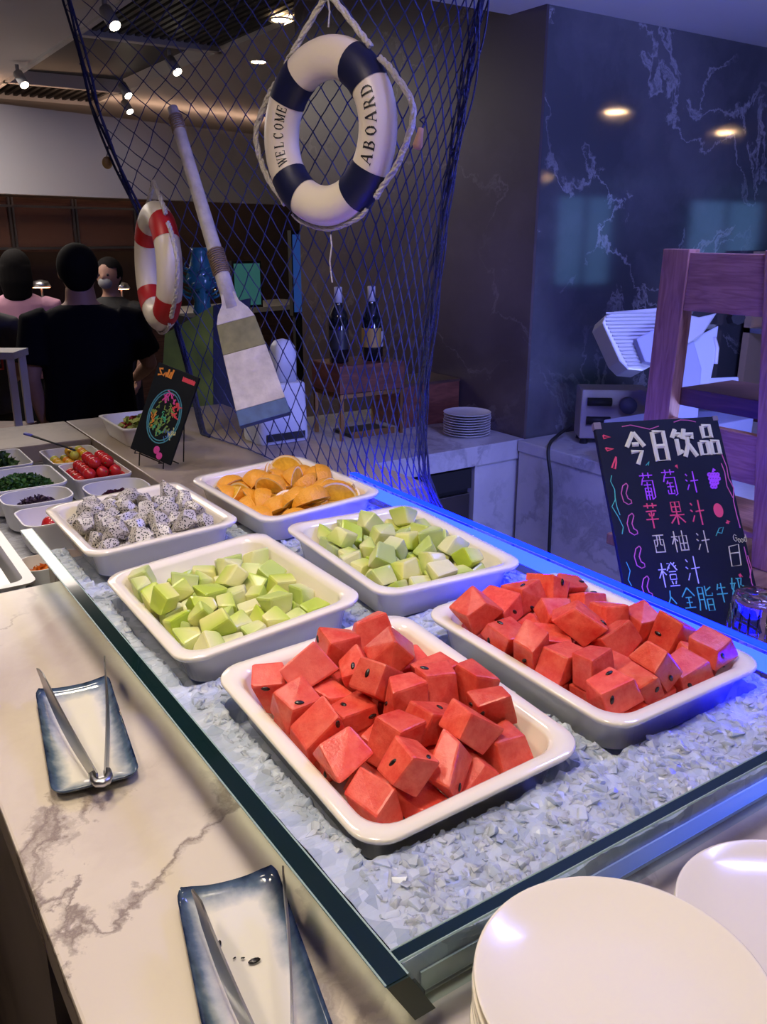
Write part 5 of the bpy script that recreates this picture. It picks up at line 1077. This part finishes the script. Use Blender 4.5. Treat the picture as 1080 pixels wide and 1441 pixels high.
# hood: rounded ribbed shell drawn in the plane facing the viewer, with depth
ex = RT.copy(); ey = UP.copy(); ez = -FW
def shell(outline, d0, d1, dep, name, m_, par, ribs=0):
    q = MB(); f_ = [mloc(x, y, dep) for x, y in outline]; n = len(f_)
    q.add([p + ez * d1 for p in f_] + [p + ez * d0 for p in f_], [tuple(range(n)), tuple(range(2 * n - 1, n - 1, -1))] + [(i, i + n, (i + 1) % n + n, (i + 1) % n) for i in range(n)])
    return q.build(name, m_, par, bevel=.004)
hd = shell([(848, 455), (852, 444), (866, 438), (925, 433), (985, 446), (1010, 440), (990, 470), (945, 500), (905, 522), (884, 520), (872, 508)], -.13, .0, 2.62, 'hood', M['alu'], mc)
rbm = MB()
for k in range(15):
    y_ = 441 + 5.2 * k; xl = 850 + (0 if y_ < 455 else (y_ - 455) * .52) + 3; xr = 925 - max(0, (y_ - 470) * .35)
    rbm.tube([mloc(xl, y_, 2.62) + ez * .003, mloc(xr, y_ - 1.5, 2.62) + ez * .003], .0034, 6)
rbm.build('hood_ribs', M['alu'], hd)
shell([(893, 478), (925, 462), (945, 470), (955, 500), (925, 515), (905, 510)], -.02, .02, 2.60, 'pivot_plate', M['mach_blue'], mc)
shell([(945, 478), (970, 468), (985, 520), (978, 610), (935, 618), (930, 540)], -.12, .02, 2.66, 'machine_column', M['mach_blue'], mc)
shell([(972, 478), (1012, 458), (1006, 510), (996, 560), (988, 562)], -.01, .0, 2.66, 'white_guard', M['cool_plastic'], mc)
shell([(995, 532), (1040, 530), (1042, 560), (995, 562)], -.10, .0, 2.70, 'carriage', M['cool_plastic'], mc)
MB().tube([mloc(1032, 448, 2.66), mloc(1040, 447, 2.62)], .022, 8).build('knob', M['black'], mc)
MB().tube([mloc(1006, 475, 2.66), mloc(1010, 490, 2.66), mloc(1008, 512, 2.66)], .006, 6).build('guard_handle', M['porcelain_cool'], mc, True)
bs = mloc(960, 600, 2.66); MB().box((bs.x - .20, bs.y - .10, 0), (bs.x + .22, bs.y + .14, max(.02, bs.z + .02))).build('machine_base', M['mach_blue'], mc, bevel=.006)
cbx = thing('control_box', 'beige control box with two black dials under the ribbed hood', 'box', (2.02, 1.60, .8705))
L1 = cbx.location.copy(); ux_ = Vector((.80, -.60, 0)); uy_ = Vector((.60, .80, 0))
MB().obox((0, 0, .105), ux_ * .115, uy_ * .06, Vector((0, 0, .085))).build('box_body', mat('beige_enamel', (.46, .40, .34), .5), cbx, bevel=.006)
for zz in (.15, .085):
    q = MB(); c_ = -ux_ * .055 - uy_ * .066 + Vector((0, 0, zz)); q.tube([c_ - ux_ * .04, c_ + ux_ * .04], .014, 10); q.build('dial_bar', M['black'], cbx, True)
MB().tube([ux_ * .04 - uy_ * .06 + Vector((0, 0, .14)), ux_ * .04 - uy_ * .085 + Vector((0, 0, .14))], .028, 14).build('dial', mat('grey_dial', (.10, .10, .16), .5), cbx, True)
for a in (-1, 1):
    for b in (-1, 1): MB().tube([ux_ * .095 * a + uy_ * .04 * b + Vector((0, 0, 0)), ux_ * .095 * a + uy_ * .04 * b + Vector((0, 0, .02))], [.014, .010], 8).build('rubber_foot', M['black'], cbx)
def smooth_path(p, k=6):
    o_ = []
    for i in range(len(p) - 1):
        p0, p1, p2, p3 = p[max(i - 1, 0)], p[i], p[i + 1], p[min(i + 2, len(p) - 1)]
        for j in range(k): u = j / k; o_.append(.5 * ((2 * p1) + (p2 - p0) * u + (2 * p0 - 5 * p1 + 4 * p2 - p3) * u * u + (3 * p1 - p0 - 3 * p2 + p3) * u ** 3))
    return o_ + [p[-1]]
cdp = [Vector((1.912, 1.680, .925)), Vector((1.88, 1.675, .915)), Vector((1.82, 1.655, .902)), Vector((1.765, 1.63, .890)), Vector((1.738, 1.61, .855)), Vector((1.742, 1.59, .74)), Vector((1.744, 1.58, .45)), Vector((1.747, 1.57, .006))]
tag(MB().tube(smooth_path(cdp), .006, 8).build('power_cord', M['black'], None, True, origin=(1.75, 1.57, 0)), 'black power cord running down the pale marble side counter', 'cord')
# warm lit bottle shelf far right
bsf = thing('bottle_shelf', 'small warm-lit shelf far behind the machine', 'shelf', (3.2, 1.55, 0))
MB().box((-.25, -.12, .86), (.5, .2, .89)).build('shelf_board', M['dark_wood'], bsf); MB().box((-.25, .17, .88), (.5, .2, 1.5)).build('shelf_back', mat('warm_shelf_back', (.5, .34, .22), .5), bsf)
MB().box((-.25, -.12, 1.18), (.5, .2, 1.2)).build('shelf_board', M['steel'], bsf); MB().box((-.24, -.1, 0), (.49, .19, .86)).build('shelf_cabinet', M['dark_wood'], bsf)
for k in range(4):
    b = tag(MB().lathe([(.022, 0), (.03, .005), (.03, .10), (.012, .14), (.011, .17), (.001, .17)], 14).build('syrup_bottle', mat('amber_glass_%d' % k, (.45, .20 + .08 * k, .10), .15, spec=.7), None, True), 'amber syrup bottle on the warm-lit shelf', 'bottle', 'syrup bottles on the warm shelf'); b.location = (3.0 + .13 * k, 1.56, 1.2005)

# ================================================================== back counter: wine bottles on wooden cases
cs = thing('wooden_wine_case', 'reddish wooden case on a brass-legged stand behind the net', 'case', (1.36, 2.20, .8705))
M['case_wood'] = wood('red_case_wood', (.12, .035, .02), (.22, .07, .04), 5, (2, 2, 10))
M['brass'] = mat('brass', (.55, .30, .12), .3, metal=1)
MB().box((-.14, -.10, .165), (.13, .10, .262)).build('case_body', M['case_wood'], cs, bevel=.003)
MB().box((-.14, -.10, .150), (.13, .10, .164)).build('brass_shelf', M['brass'], cs)
for x in (-.13, .12):
    for y in (-.09, .09): MB().box((x - .006, y - .006, 0), (x + .006, y + .006, .150)).build('leg', M['brass'], cs)
cs2 = thing('dark_wooden_case', 'dark red wooden case at the wall beside the plate stack', 'case', (1.66, 2.26, .8705))
MB().box((-.13, -.10, 0), (.13, .09, .155)).build('case_body', M['case_wood'], cs2, bevel=.003); MB().box((-.132, -.102, .155), (.132, .092, .165)).build('case_lid', M['dark_wood'], cs2)
cs3 = thing('low_serving_tray', 'low dark tray lying under the wine case', 'tray', (1.38, 2.18, .8705))
MB().box((-.10, -.055, 0), (.08, .075, .012)).build('tray_base', M['black'], cs3); MB().box((-.10, -.06, .0), (.08, -.055, .022)).build('tray_lip', M['brass'], cs3)
M['wine'] = mat('dark_wine_glass', (.008, .010, .012), .08, spec=.8)
M['foil'] = mat('white_foil', (.60, .60, .64), .4); M['gold_label'] = mat('gold_label', (.45, .28, .06), .5); M['foil_dark'] = mat('dark_foil', (.03, .03, .035), .4)
def wine(label, x, y, z, foil, lab, s=1.0):
    t = thing('wine_bottle', label, 'bottle', (x, y, z), None, 'wine bottles behind the net'); t.scale = (s, s, s)
    MB().lathe([(.030, 0), (.036, .004), (.0365, .15), (.033, .175), (.016, .205), (.0135, .22), (.0135, .262), (.001, .262)], 20).build('bottle_body', M['wine'], t, True)
    MB().lathe([(.0146, .215), (.0146, .268), (.012, .270), (.001, .270)], 14).build('foil_cap', M[foil], t, True)
    MB().lathe([(.0368, .05), (.0368, .12)], 20, close=False).build('paper_label', M[lab], t, True)
ctop = .8705 + .2625
wine('dark wine bottle with white foil, nearer the white dispenser', 1.27, 2.19, ctop, 'foil', 'foil_dark', .95); wine('dark wine bottle with white foil and gold label in the middle', 1.40, 2.18, ctop, 'foil', 'gold_label', .95)
wine('short dark bottle with black cap beside the net edge', 1.455, 2.24, ctop, 'foil_dark', 'foil', .78)
# ================================================================== green display sign, teal vase, screen
gs = thing('green_display_sign', 'green and navy display sign standing behind the salad board', 'sign', (0, 0, 0))
M['lime'] = mat('lime_green_print', (.17, .22, .02), .6, var=.35, scale=9); M['navy_print'] = mat('navy_print', (.012, .02, .06), .6, var=.4, scale=12)
def px_board(pts_, dep, th, name, m_, par):
    p = [at(x, y, dep) for x, y in pts_]; b_ = FW * th; b_ = Vector((FW.x, FW.y, 0)).normalized() * th
    return MB().hexa([p[0], p[1], p[2], p[3], p[0] + b_, p[1] + b_, p[2] + b_, p[3] + b_]).build(name, m_, par)
px_board([(224, 604), (300, 606), (300, 430), (232, 470)], 3.05, .02, 'green_panel', M['lime'], gs); px_board([(300.5, 606), (342, 605), (352, 420), (300.5, 430)], 3.05, .02, 'navy_panel', M['navy_print'], gs)
bt = at(285, 616, 3.05); px_board([(262, 612), (310, 612), (310, 590), (262, 590)], 3.08, .02, 'brace', M['black'], gs)
MB().box((bt.x - .24, bt.y + .06, 0), (bt.x - .10, bt.y + .20, bt.z + .03)).build('sign_plinth', M['black'], gs)
vs_ = at(286, 442, 3.35); ped = thing('black_pedestal', 'tall black pedestal under the teal vase', 'pedestal', (vs_.x, vs_.y, 0))
MB().box((-.09, -.09, 0), (.09, .09, vs_.z - .002)).build('pedestal_body', M['black'], ped)
va = thing('teal_vase', 'teal glass vase with frilled coral rim seen through the net', 'vase', (vs_.x, vs_.y, vs_.z - .0015))
M['teal'] = mat('teal_glass', (.03, .17, .22), .2, spec=.7)
MB().lathe([(.03, 0), (.038, .01), (.030, .05), (.045, .10), (.060, .14), (.045, .17), (.030, .23), (.034, .25), (.026, .25), (.02, .2), (.001, .1)], 24).build('vase_body', M['teal'], va, True)
cr_ = MB()
for k in range(26):
    a = k * 2.4; z = .06 + .12 * (k % 9) / 9; r_ = .05; d = Vector((math.cos(a), math.sin(a), .4)); cr_.tube([Vector((math.cos(a) * .04, math.sin(a) * .04, z)), Vector((math.cos(a) * .04, math.sin(a) * .04, z)) + d * .025, Vector((math.cos(a + .5) * .08, math.sin(a + .5) * .08, z + .03))], [.006, .005, .003], 5)
cr_.build('coral_frill', M['teal'], va, True)
tv = thing('wall_screen', 'teal glowing screen on the far dark wall', 'screen', at(347, 400, 6.4))
MB().box((-.12, -.02, -.17), (.12, .02, .17)).build('screen_case', M['black'], tv); MB().box((-.105, -.0215, -.15), (.105, -.0205, .15)).build('screen_face', emis('teal_screen', (.03, .12, .12), .6), tv)
tv2 = thing('blue_light_panel', 'narrow blue lit panel at the far end of the marble column', 'panel', at(417, 385, 4.6))
MB().box((-.035, -.02, -.22), (.035, .02, .22)).build('panel_case', M['black'], tv2); MB().box((-.02, -.015, -tv2.location.z), (.02, .015, -.22)).build('panel_stand', M['black'], tv2); MB().box((-.12, -.1, -tv2.location.z), (.12, .1, -tv2.location.z + .02)).build('stand_foot', M['black'], tv2); MB().box((-.028, -.0215, -.20), (.028, -.0205, .2)).build('panel_face', emis('blue_panel', (.015, .05, .22), .8), tv2)
# ================================================================== far kitchen line
kb = thing('wall_cabinet_row', 'brown wall cabinets with steel frames under the white bulkhead', 'cabinet', (0, 0, 0))
bbox(MB(), -2.0, 1.6, .42, .9, 1.42, 1.83).build('cabinet_body', M['dark_wood'], kb)
M['brown_door'] = mat('brown_cabinet_door', (.11, .055, .04), .45)
edges = [-1.9, -1.35, -.75, -.13, .20, .75, 1.35]
for a, b in zip(edges, edges[1:]): bbox(MB(), a + .03, b - .03, .405, .42, 1.46, 1.79).build('cabinet_door', M['brown_door'], kb)
for a in edges: bbox(MB(), a - .022, a - .006, .385, .405, 1.43, 1.83).build('steel_post', M['steel'], kb); bbox(MB(), a + .006, a + .022, .385, .405, 1.43, 1.83).build('steel_post', M['steel'], kb)
for z in (1.44, 1.755): bbox(MB(), -2, 1.5, .37, .385, z, z + .018).build('steel_rail', M['steel'], kb)
kl = thing('kitchen_service_line', 'long dark kitchen service counter with a pale top at the back', 'counter', (0, 0, 0))
bbox(MB(), -2.6, 2.6, -.65, -.1, 0, .92).build('counter_front', M['dark_wood'], kl); bbox(MB(), -2.6, 2.6, -.68, -.08, .92, .96).build('counter_top', M['white_paint'], kl)
M['glow'] = emis('warm_food_lamp', (1, .62, .40), 3.0)
for k, (a, z) in enumerate(((-.05, 1.22), (.25, 1.17), (.62, 1.18))):
    lp = thing('heat_lamp', 'small warm heat lamp on the kitchen line', 'lamp', bpt(a, -.35, .9605), None, 'heat lamps on the kitchen line')
    MB().tube([(0, 0, 0), (0, 0, z - .96)], .008, 6).build('lamp_pole', M['steel'], lp); MB().lathe([(.07, z - .985), (.05, z - .945), (.01, z - .935)], 16).build('lamp_shade', M['steel'], lp, True); MB().lathe([(.06, z - .99), (.001, z - .99)], 16).build('lamp_face', M['glow'], lp)
# white metal rack at the left edge
wr_ = thing('white_metal_rack', 'white metal rack with a shelf at the left edge behind the salad', 'rack', (0, 0, 0))
q0 = on_z(33, 505, 1.10) if False else at(14, 505, 3.0); rx, ry = q0.x, q0.y; dl = Vector((-.83, .556, 0)); dd = Vector((.556, .83, 0))
for a in (0, .45):
    for b in (0, .10): p = Vector((rx, ry, 0)) + dl * a + dd * b; MB().box((p.x - .012, p.y - .012, 0), (p.x + .012, p.y + .012, q0.z)).build('post', M['white_paint'], wr_)
for z, m_ in ((q0.z, M['white_paint']), (q0.z - .27, M['case_wood']), (.2, M['white_paint'])):
    c_ = Vector((rx, ry, z)) + dl * .225 + dd * .05; MB().obox(c_ + Vector((0, 0, .012)), dl * .245, dd * .066, Vector((0, 0, .012))).build('shelf', m_, wr_)
# ================================================================== ceiling spots
def track_spot(px, py, z, drop, label, tilt):
    p = on_z(px, py, z); t = thing('ceiling_spotlight', label, 'spotlight', (p.x, p.y, zc - .016), None, 'track spotlights in the ceiling')
    dr = zc - .016 - z
    MB().tube([(0, 0, 0), (0, 0, -dr * .4)], .012, 8).build('mount', M['grey_metal'], t, True)
    a = Vector((0, 0, -dr * .4)); b = Vector((tilt[0] * .1, tilt[1] * .1, -dr)); MB().tube([a, b], .03, 14).build('lamp_barrel', M['grey_metal'], t, True)
    d = (b - a).normalized(); MB().tube([b + d * .0005, b + d * .003], .026, 14).build('lamp_face', M['lamp'], t)
for k, (px, py, lab) in enumerate(((150, 39, 'grey track spotlight at the near corner of the louvred recess'), (240, 103, 'grey track spotlight on the beam beside the louvred recess'), (176, 158, 'grey track spotlight low in front of the bulkhead'), (27, 121, 'grey track spotlight at the far corner of the recess'), (173, 136, 'small grey spotlight beside the louvre slats'))):
    track_spot(px, py, zc - .14, .12, lab, (.2, -.6))
for px, py, lab in ((395, 28, 'round recessed downlight nearer the life ring'), (364, 87, 'round recessed downlight above the oar')):
    p = on_z(px, py, zc - .004); t = thing('recessed_downlight', lab, 'downlight', (p.x, p.y, zc), None, 'round downlights in the ceiling')
    MB().lathe([(.06, -.008), (.06, -.0005), (.045, -.0005), (.045, -.006)], 20, close=False).build('trim_ring', M['white_paint'], t, True); MB().lathe([(.044, -.004), (.001, -.004)], 20).build('lamp_face', M['lamp'], t)
# downlights set in the soffit of the drinks side, mirrored in the polished column
for k, (px, py) in enumerate(((770, 250), (927, 270), (867, 158), (1022, 187))):
    d = ray(px, py); p = CAM + d * ((1.80 - CAM.y) / d.y); d2 = Vector((d.x, -d.y, d.z)); q_ = p + d2 * ((2.232 - p.z) / d2.z)
    if q_.y < -5.3 or q_.x > 15: continue
    t = thing('recessed_downlight', 'round soffit downlight mirrored in the polished marble column', 'downlight', (q_.x, q_.y, 2.238), None, 'soffit downlights'); sz = .05
    MB().lathe([(.075, -.008), (.075, -.0005), (.06, -.0005), (.06, -.006)], 20, close=False).build('trim_ring', M['white_paint'], t, True); MB().lathe([(.058, -.004), (.001, -.004)], 20).build('lamp_face', M['lamp'], t)

# ================================================================== people
M['skin'] = mat('skin', (.42, .23, .16), .55); M['hair'] = mat('black_hair', (.006, .005, .005), .85, spec=.15)
def remeshed(mb, name, m_, parent, vox, smooth=2):
    me = mb.mesh(name); o = bpy.data.objects.new(name, me); COL.objects.link(o)
    r = o.modifiers.new('r', 'REMESH'); r.mode = 'VOXEL'; r.voxel_size = vox
    s_ = o.modifiers.new('s', 'SMOOTH'); s_.iterations = smooth; s_.factor = .5
    dg = bpy.context.evaluated_depsgraph_get(); m2 = bpy.data.meshes.new_from_object(o.evaluated_get(dg)); m2.name = name
    bpy.data.objects.remove(o); bpy.data.meshes.remove(me)
    m2.polygons.foreach_set('use_smooth', [True] * len(m2.polygons)); m2.materials.clear(); m2.materials.append(m_)
    o = bpy.data.objects.new(name, m2); COL.objects.link(o); o.parent = parent; return o
def ering(c, a, b, n=16): return [(c[0] + a * math.cos(2 * PI * k / n), c[1] + b * math.sin(2 * PI * k / n), c[2]) for k in range(n)]
def person(label, loc, face, H, top_mat, leg_mat, arms, sleeve=.55, hair_len=0.0, build=1.0, skirt=False, fine=.008):
    """local frame: x = the figure's right-to-left as seen from behind (screen right), y = facing direction, z up"""
    t = thing('person', label, 'person', loc, (0, 0, face)); s = H / 1.7; bw = build
    body = MB()
    # head, neck, trunk as one loft
    hz = H
    body.ball((0, .01 * s, hz - .115 * s), .098 * s, 20, 14, (.86, 1.0, 1.18))
    body.ball((0, .045 * s, hz - .165 * s), .062 * s, 14, 10, (.85, .85, 1.0))                     # jaw
    body.ball((0, .108 * s, hz - .128 * s), .014 * s, 8, 6, (.8, 1, 1.4))                          # nose
    for sx in (-1, 1): body.ball((sx * .085 * s, .005 * s, hz - .128 * s), .022 * s, 8, 6, (.5, .8, 1.4))      # ears
    body.rings([ering((0, -.005 * s, hz - .20 * s), .060 * s * bw, .060 * s), ering((0, -.012 * s, hz - .26 * s), .066 * s * bw, .062 * s), ering((0, -.01 * s, hz - .30 * s), .12 * s * bw, .075 * s), ering((0, 0, hz - .34 * s), .185 * s * bw, .098 * s), ering((0, 0, hz - .46 * s), .175 * s * bw, .115 * s),
                ering((0, .01 * s, hz - .62 * s), .150 * s * bw, .105 * s), ering((0, 0, hz - .76 * s), .165 * s * bw, .112 * s), ering((0, 0, hz - .86 * s), .165 * s * bw, .11 * s), ering((0, 0, hz - .90 * s), .10 * s * bw, .09 * s)])
    for sx in (-1, 1):
        body.tube([(sx * .085 * s * bw, 0, hz - .84 * s), (sx * .095 * s, .01 * s, hz - 1.08 * s), (sx * .098 * s, .0, hz - 1.26 * s), (sx * .10 * s, -.02 * s, hz - 1.42 * s), (sx * .10 * s, -.01 * s, .07 * s)], [.088 * s * bw, .074 * s * bw, .055 * s, .054 * s, .036 * s], 12)
        body.tube([(sx * .10 * s, -.045 * s, .035 * s), (sx * .105 * s, .06 * s, .035 * s), (sx * .11 * s, .15 * s, .022 * s)], [.036 * s, .038 * s, .022 * s], 10)
    for k, A in enumerate(arms):        # shoulder, elbow, wrist, hand direction
        sh, el, wr2, hd_ = [Vector(q) * s for q in A]
        body.tube([sh, sh.lerp(el, .5), el, el.lerp(wr2, .5), wr2], [.056 * s * bw, .047 * s * bw, .040 * s, .036 * s, .026 * s], 12)
        hdir = hd_.normalized(); side = hdir.cross(Vector((0, 1, 0)));
        side = side.normalized() if side.length > .1 else Vector((1, 0, 0)); nrm = side.cross(hdir)
        palm = wr2 + hdir * .045 * s
        body.tube([wr2, wr2 + hdir * .03 * s, wr2 + hdir * .085 * s], [.024 * s, .036 * s, .034 * s], 10, flat=.55)
        for f in range(4):
            o_ = nrm * ((f - 1.5) * .0175 * s) ; b0 = wr2 + hdir * .08 * s + o_; ln = (.072, .08, .075, .058)[f] * s
            body.tube([b0, b0 + hdir * ln * .45 + side * .004 * s, b0 + hdir * ln * .8 + side * .018 * s, b0 + hdir * ln * .95 + side * .030 * s], [.0098 * s, .0095 * s, .009 * s, .0075 * s], 7)
        b0 = wr2 + hdir * .03 * s + nrm * .03 * s; body.tube([b0, b0 + (hdir * .6 + nrm * .8).normalized() * .035 * s, b0 + (hdir * .9 + nrm * .45).normalized() * .062 * s], [.0125 * s, .011 * s, .009 * s], 7)
    remeshed(body, 'body', M['skin'], t, fine)
    # eyes and mouth
    for sx in (-1, 1): MB().ball((sx * .032 * s, .098 * s, hz - .112 * s), .009 * s, 8, 6).build('eye', M['black'], t, True)
    MB().ball((0, .096 * s, hz - .178 * s), .020 * s, 8, 6, (1, .35, .3)).build('mouth', mat('lips', (.35, .12, .10), .5), t, True)
    # hair
    hr = MB(); hr.ball((0, -.008 * s, hz - .098 * s), .108 * s, 20, 14, (.90, 1.0, 1.02))
    hr.ball((0, -.045 * s, hz - .14 * s), .078 * s, 16, 10, (.98, .75, 1.0))
    if hair_len: hr.rings([ering((0, -.03 * s, hz - .10 * s), .10 * s, .085 * s), ering((0, -.05 * s, hz - .20 * s), .105 * s, .07 * s), ering((0, -.06 * s, hz - .20 * s - hair_len), .085 * s, .05 * s), ering((0, -.06 * s, hz - .24 * s - hair_len), .03 * s, .02 * s)])
    ho = remeshed(hr, 'hair', M['hair'], t, .010 * s, 2)
    # keep the face clear
    bm = bmesh.new(); bm.from_mesh(ho.data); bmesh.ops.delete(bm, geom=[v for v in bm.verts if v.co.y > .048 * s and v.co.z < hz - .07 * s], context='VERTS'); bm.to_mesh(ho.data); bm.free()
    # shirt: trunk and sleeves
    g = .014 * s; sh_ = MB()
    low = hz - .84 * s
    sh_.rings([ering((0, -.008 * s, hz - .268 * s), .072 * s * bw, .068 * s), ering((0, -.008 * s, hz - .295 * s), .125 * s * bw + g, .078 * s + g), ering((0, 0, hz - .345 * s), .19 * s * bw + g, .10 * s + g), ering((0, 0, hz - .47 * s), .18 * s * bw + g * 1.5, .12 * s + g * 1.3), ering((0, .005 * s, hz - .64 * s), .170 * s * bw + g * 1.6, .118 * s + g * 1.3), ering((0, 0, low), .180 * s * bw + g * 1.5, .122 * s + g * 1.3)])
    for A in arms:
        sh0, el, wr2, _ = [Vector(q) * s for q in A]; e = sh0.lerp(el, 1.0 if sleeve >= 1 else sleeve * 1.35)
        sh_.tube([sh0 + (Vector((-.04 * s if sh0.x > 0 else .04 * s, 0, .0))), sh0, sh0.lerp(e, .55), e], [.070 * s * bw, .074 * s * bw, .073 * s * bw, .078 * s * bw], 14)
    remeshed(sh_, 'shirt', top_mat, t, .011 * s, 3)
    lg_ = MB()
    if skirt: lg_.rings([ering((0, 0, hz - .66 * s), .165 * s * bw, .118 * s), ering((0, 0, hz - .86 * s), .19 * s * bw, .135 * s), ering((0, 0, hz - 1.25 * s), .21 * s * bw, .15 * s)])
    else:
        lg_.rings([ering((0, 0, hz - .74 * s), .172 * s * bw + g, .115 * s + g), ering((0, 0, hz - .90 * s), .178 * s * bw + g, .115 * s + g), ering((0, 0, hz - .95 * s), .15 * s * bw, .10 * s)])
        for sx in (-1, 1): lg_.tube([(sx * .09 * s * bw, 0, hz - .86 * s), (sx * .098 * s, 0, hz - 1.1 * s), (sx * .10 * s, -.01 * s, hz - 1.3 * s)], [.105 * s * bw, .094 * s * bw, .088 * s], 14)
    remeshed(lg_, 'skirt' if skirt else 'shorts', leg_mat, t, .012 * s, 3)
    for sx in (-1, 1): MB().rings([[(sx * .105 * s + x, .045 * s + y, z) for x, y in rrect(a, b, .03 * s, 4)] for a, b, z in ((.045 * s, .125 * s, 0), (.047 * s, .127 * s, .02 * s), (.040 * s, .11 * s, .065 * s))]).build('shoe', M['black'], t, 40)
    return t
M['tee'] = mat('black_tee', (.004, .004, .007), .9, spec=.2); M['shorts'] = mat('taupe_shorts', (.13, .10, .085), .8)
M['pink_top'] = mat('pink_top', (.52, .26, .36), .7); M['black_cloth'] = mat('black_cloth', (.010, .010, .011), .8); M['grey_cloth'] = mat('grey_cloth', (.05, .05, .055), .8)
mp_ = at(106, 345, 3.62)
hm = 1.515; k_ = 1.7 / hm
z_ = lambda h_: h_ * k_
man = person('person in a black T-shirt and taupe shorts seen from behind', (mp_.x, mp_.y, 0), -math.radians(15.5), hm, M['tee'], M['shorts'],
       [((-.215, 0, 1.345), (-.262, -.03, 1.08), (-.235, .05, .865), (.10, .06, -.9)), ((.215, 0, 1.345), (.300, .06, 1.12), (.235, .26, 1.02), (-.5, .7, .1))], .55, 0, 1.12)
MB().ball((-.232 * 1.515 / 1.7, .045, .875 * 1.515 / 1.7), .012, 10, 8).build('wrist_watch', M['steel'], man)
def far_person(label, px, py, dep, H, tm, lm, hl, arms=None, face=0.0, **k):
    p = at(px, py, dep); return person(label, (p.x, p.y, 0), face, H, tm, lm, arms or [((-.2, 0, 1.345), (-.235, .0, 1.08), (-.20, .10, .86), (.1, .3, -.9)), ((.2, 0, 1.345), (.235, .02, 1.08), (.16, .22, 1.0), (-.3, .8, 0))], .5, hl, k.get('build', .92), k.get('skirt', False), .012)
far_person('person in a pink top and black skirt with long black hair at the left edge', 20, 360, 4.9, 1.47, M['pink_top'], M['black_cloth'], .10, face=-math.radians(18), skirt=True)
pm = far_person('person in dark clothes with a pale face mask, half hidden behind the man', 152, 372, 5.2, 1.42, M['black_cloth'], M['black_cloth'], 0, face=PI - math.radians(40))
MB().ball((0, .062, 1.42 - .140), .046, 14, 10, (.95, .75, .85)).build('face_mask', M['grey_metal'], pm, True)
pj = far_person('person in a dark jersey with a red number, cut by the left edge', -60, 368, 3.9, 1.46, M['grey_cloth'], M['black_cloth'], 0, face=-math.radians(15), build=.98)
nb = MB(); nb.tube([(.145, -.150, 1.06), (.105, -.152, 1.06), (.105, -.152, 1.02), (.145, -.150, 1.02), (.145, -.150, .965), (.105, -.152, .965), (.105, -.152, 1.03)], .006, 6); nb.build('jersey_number', mat('red_number', (.5, .05, .04), .6), pj)
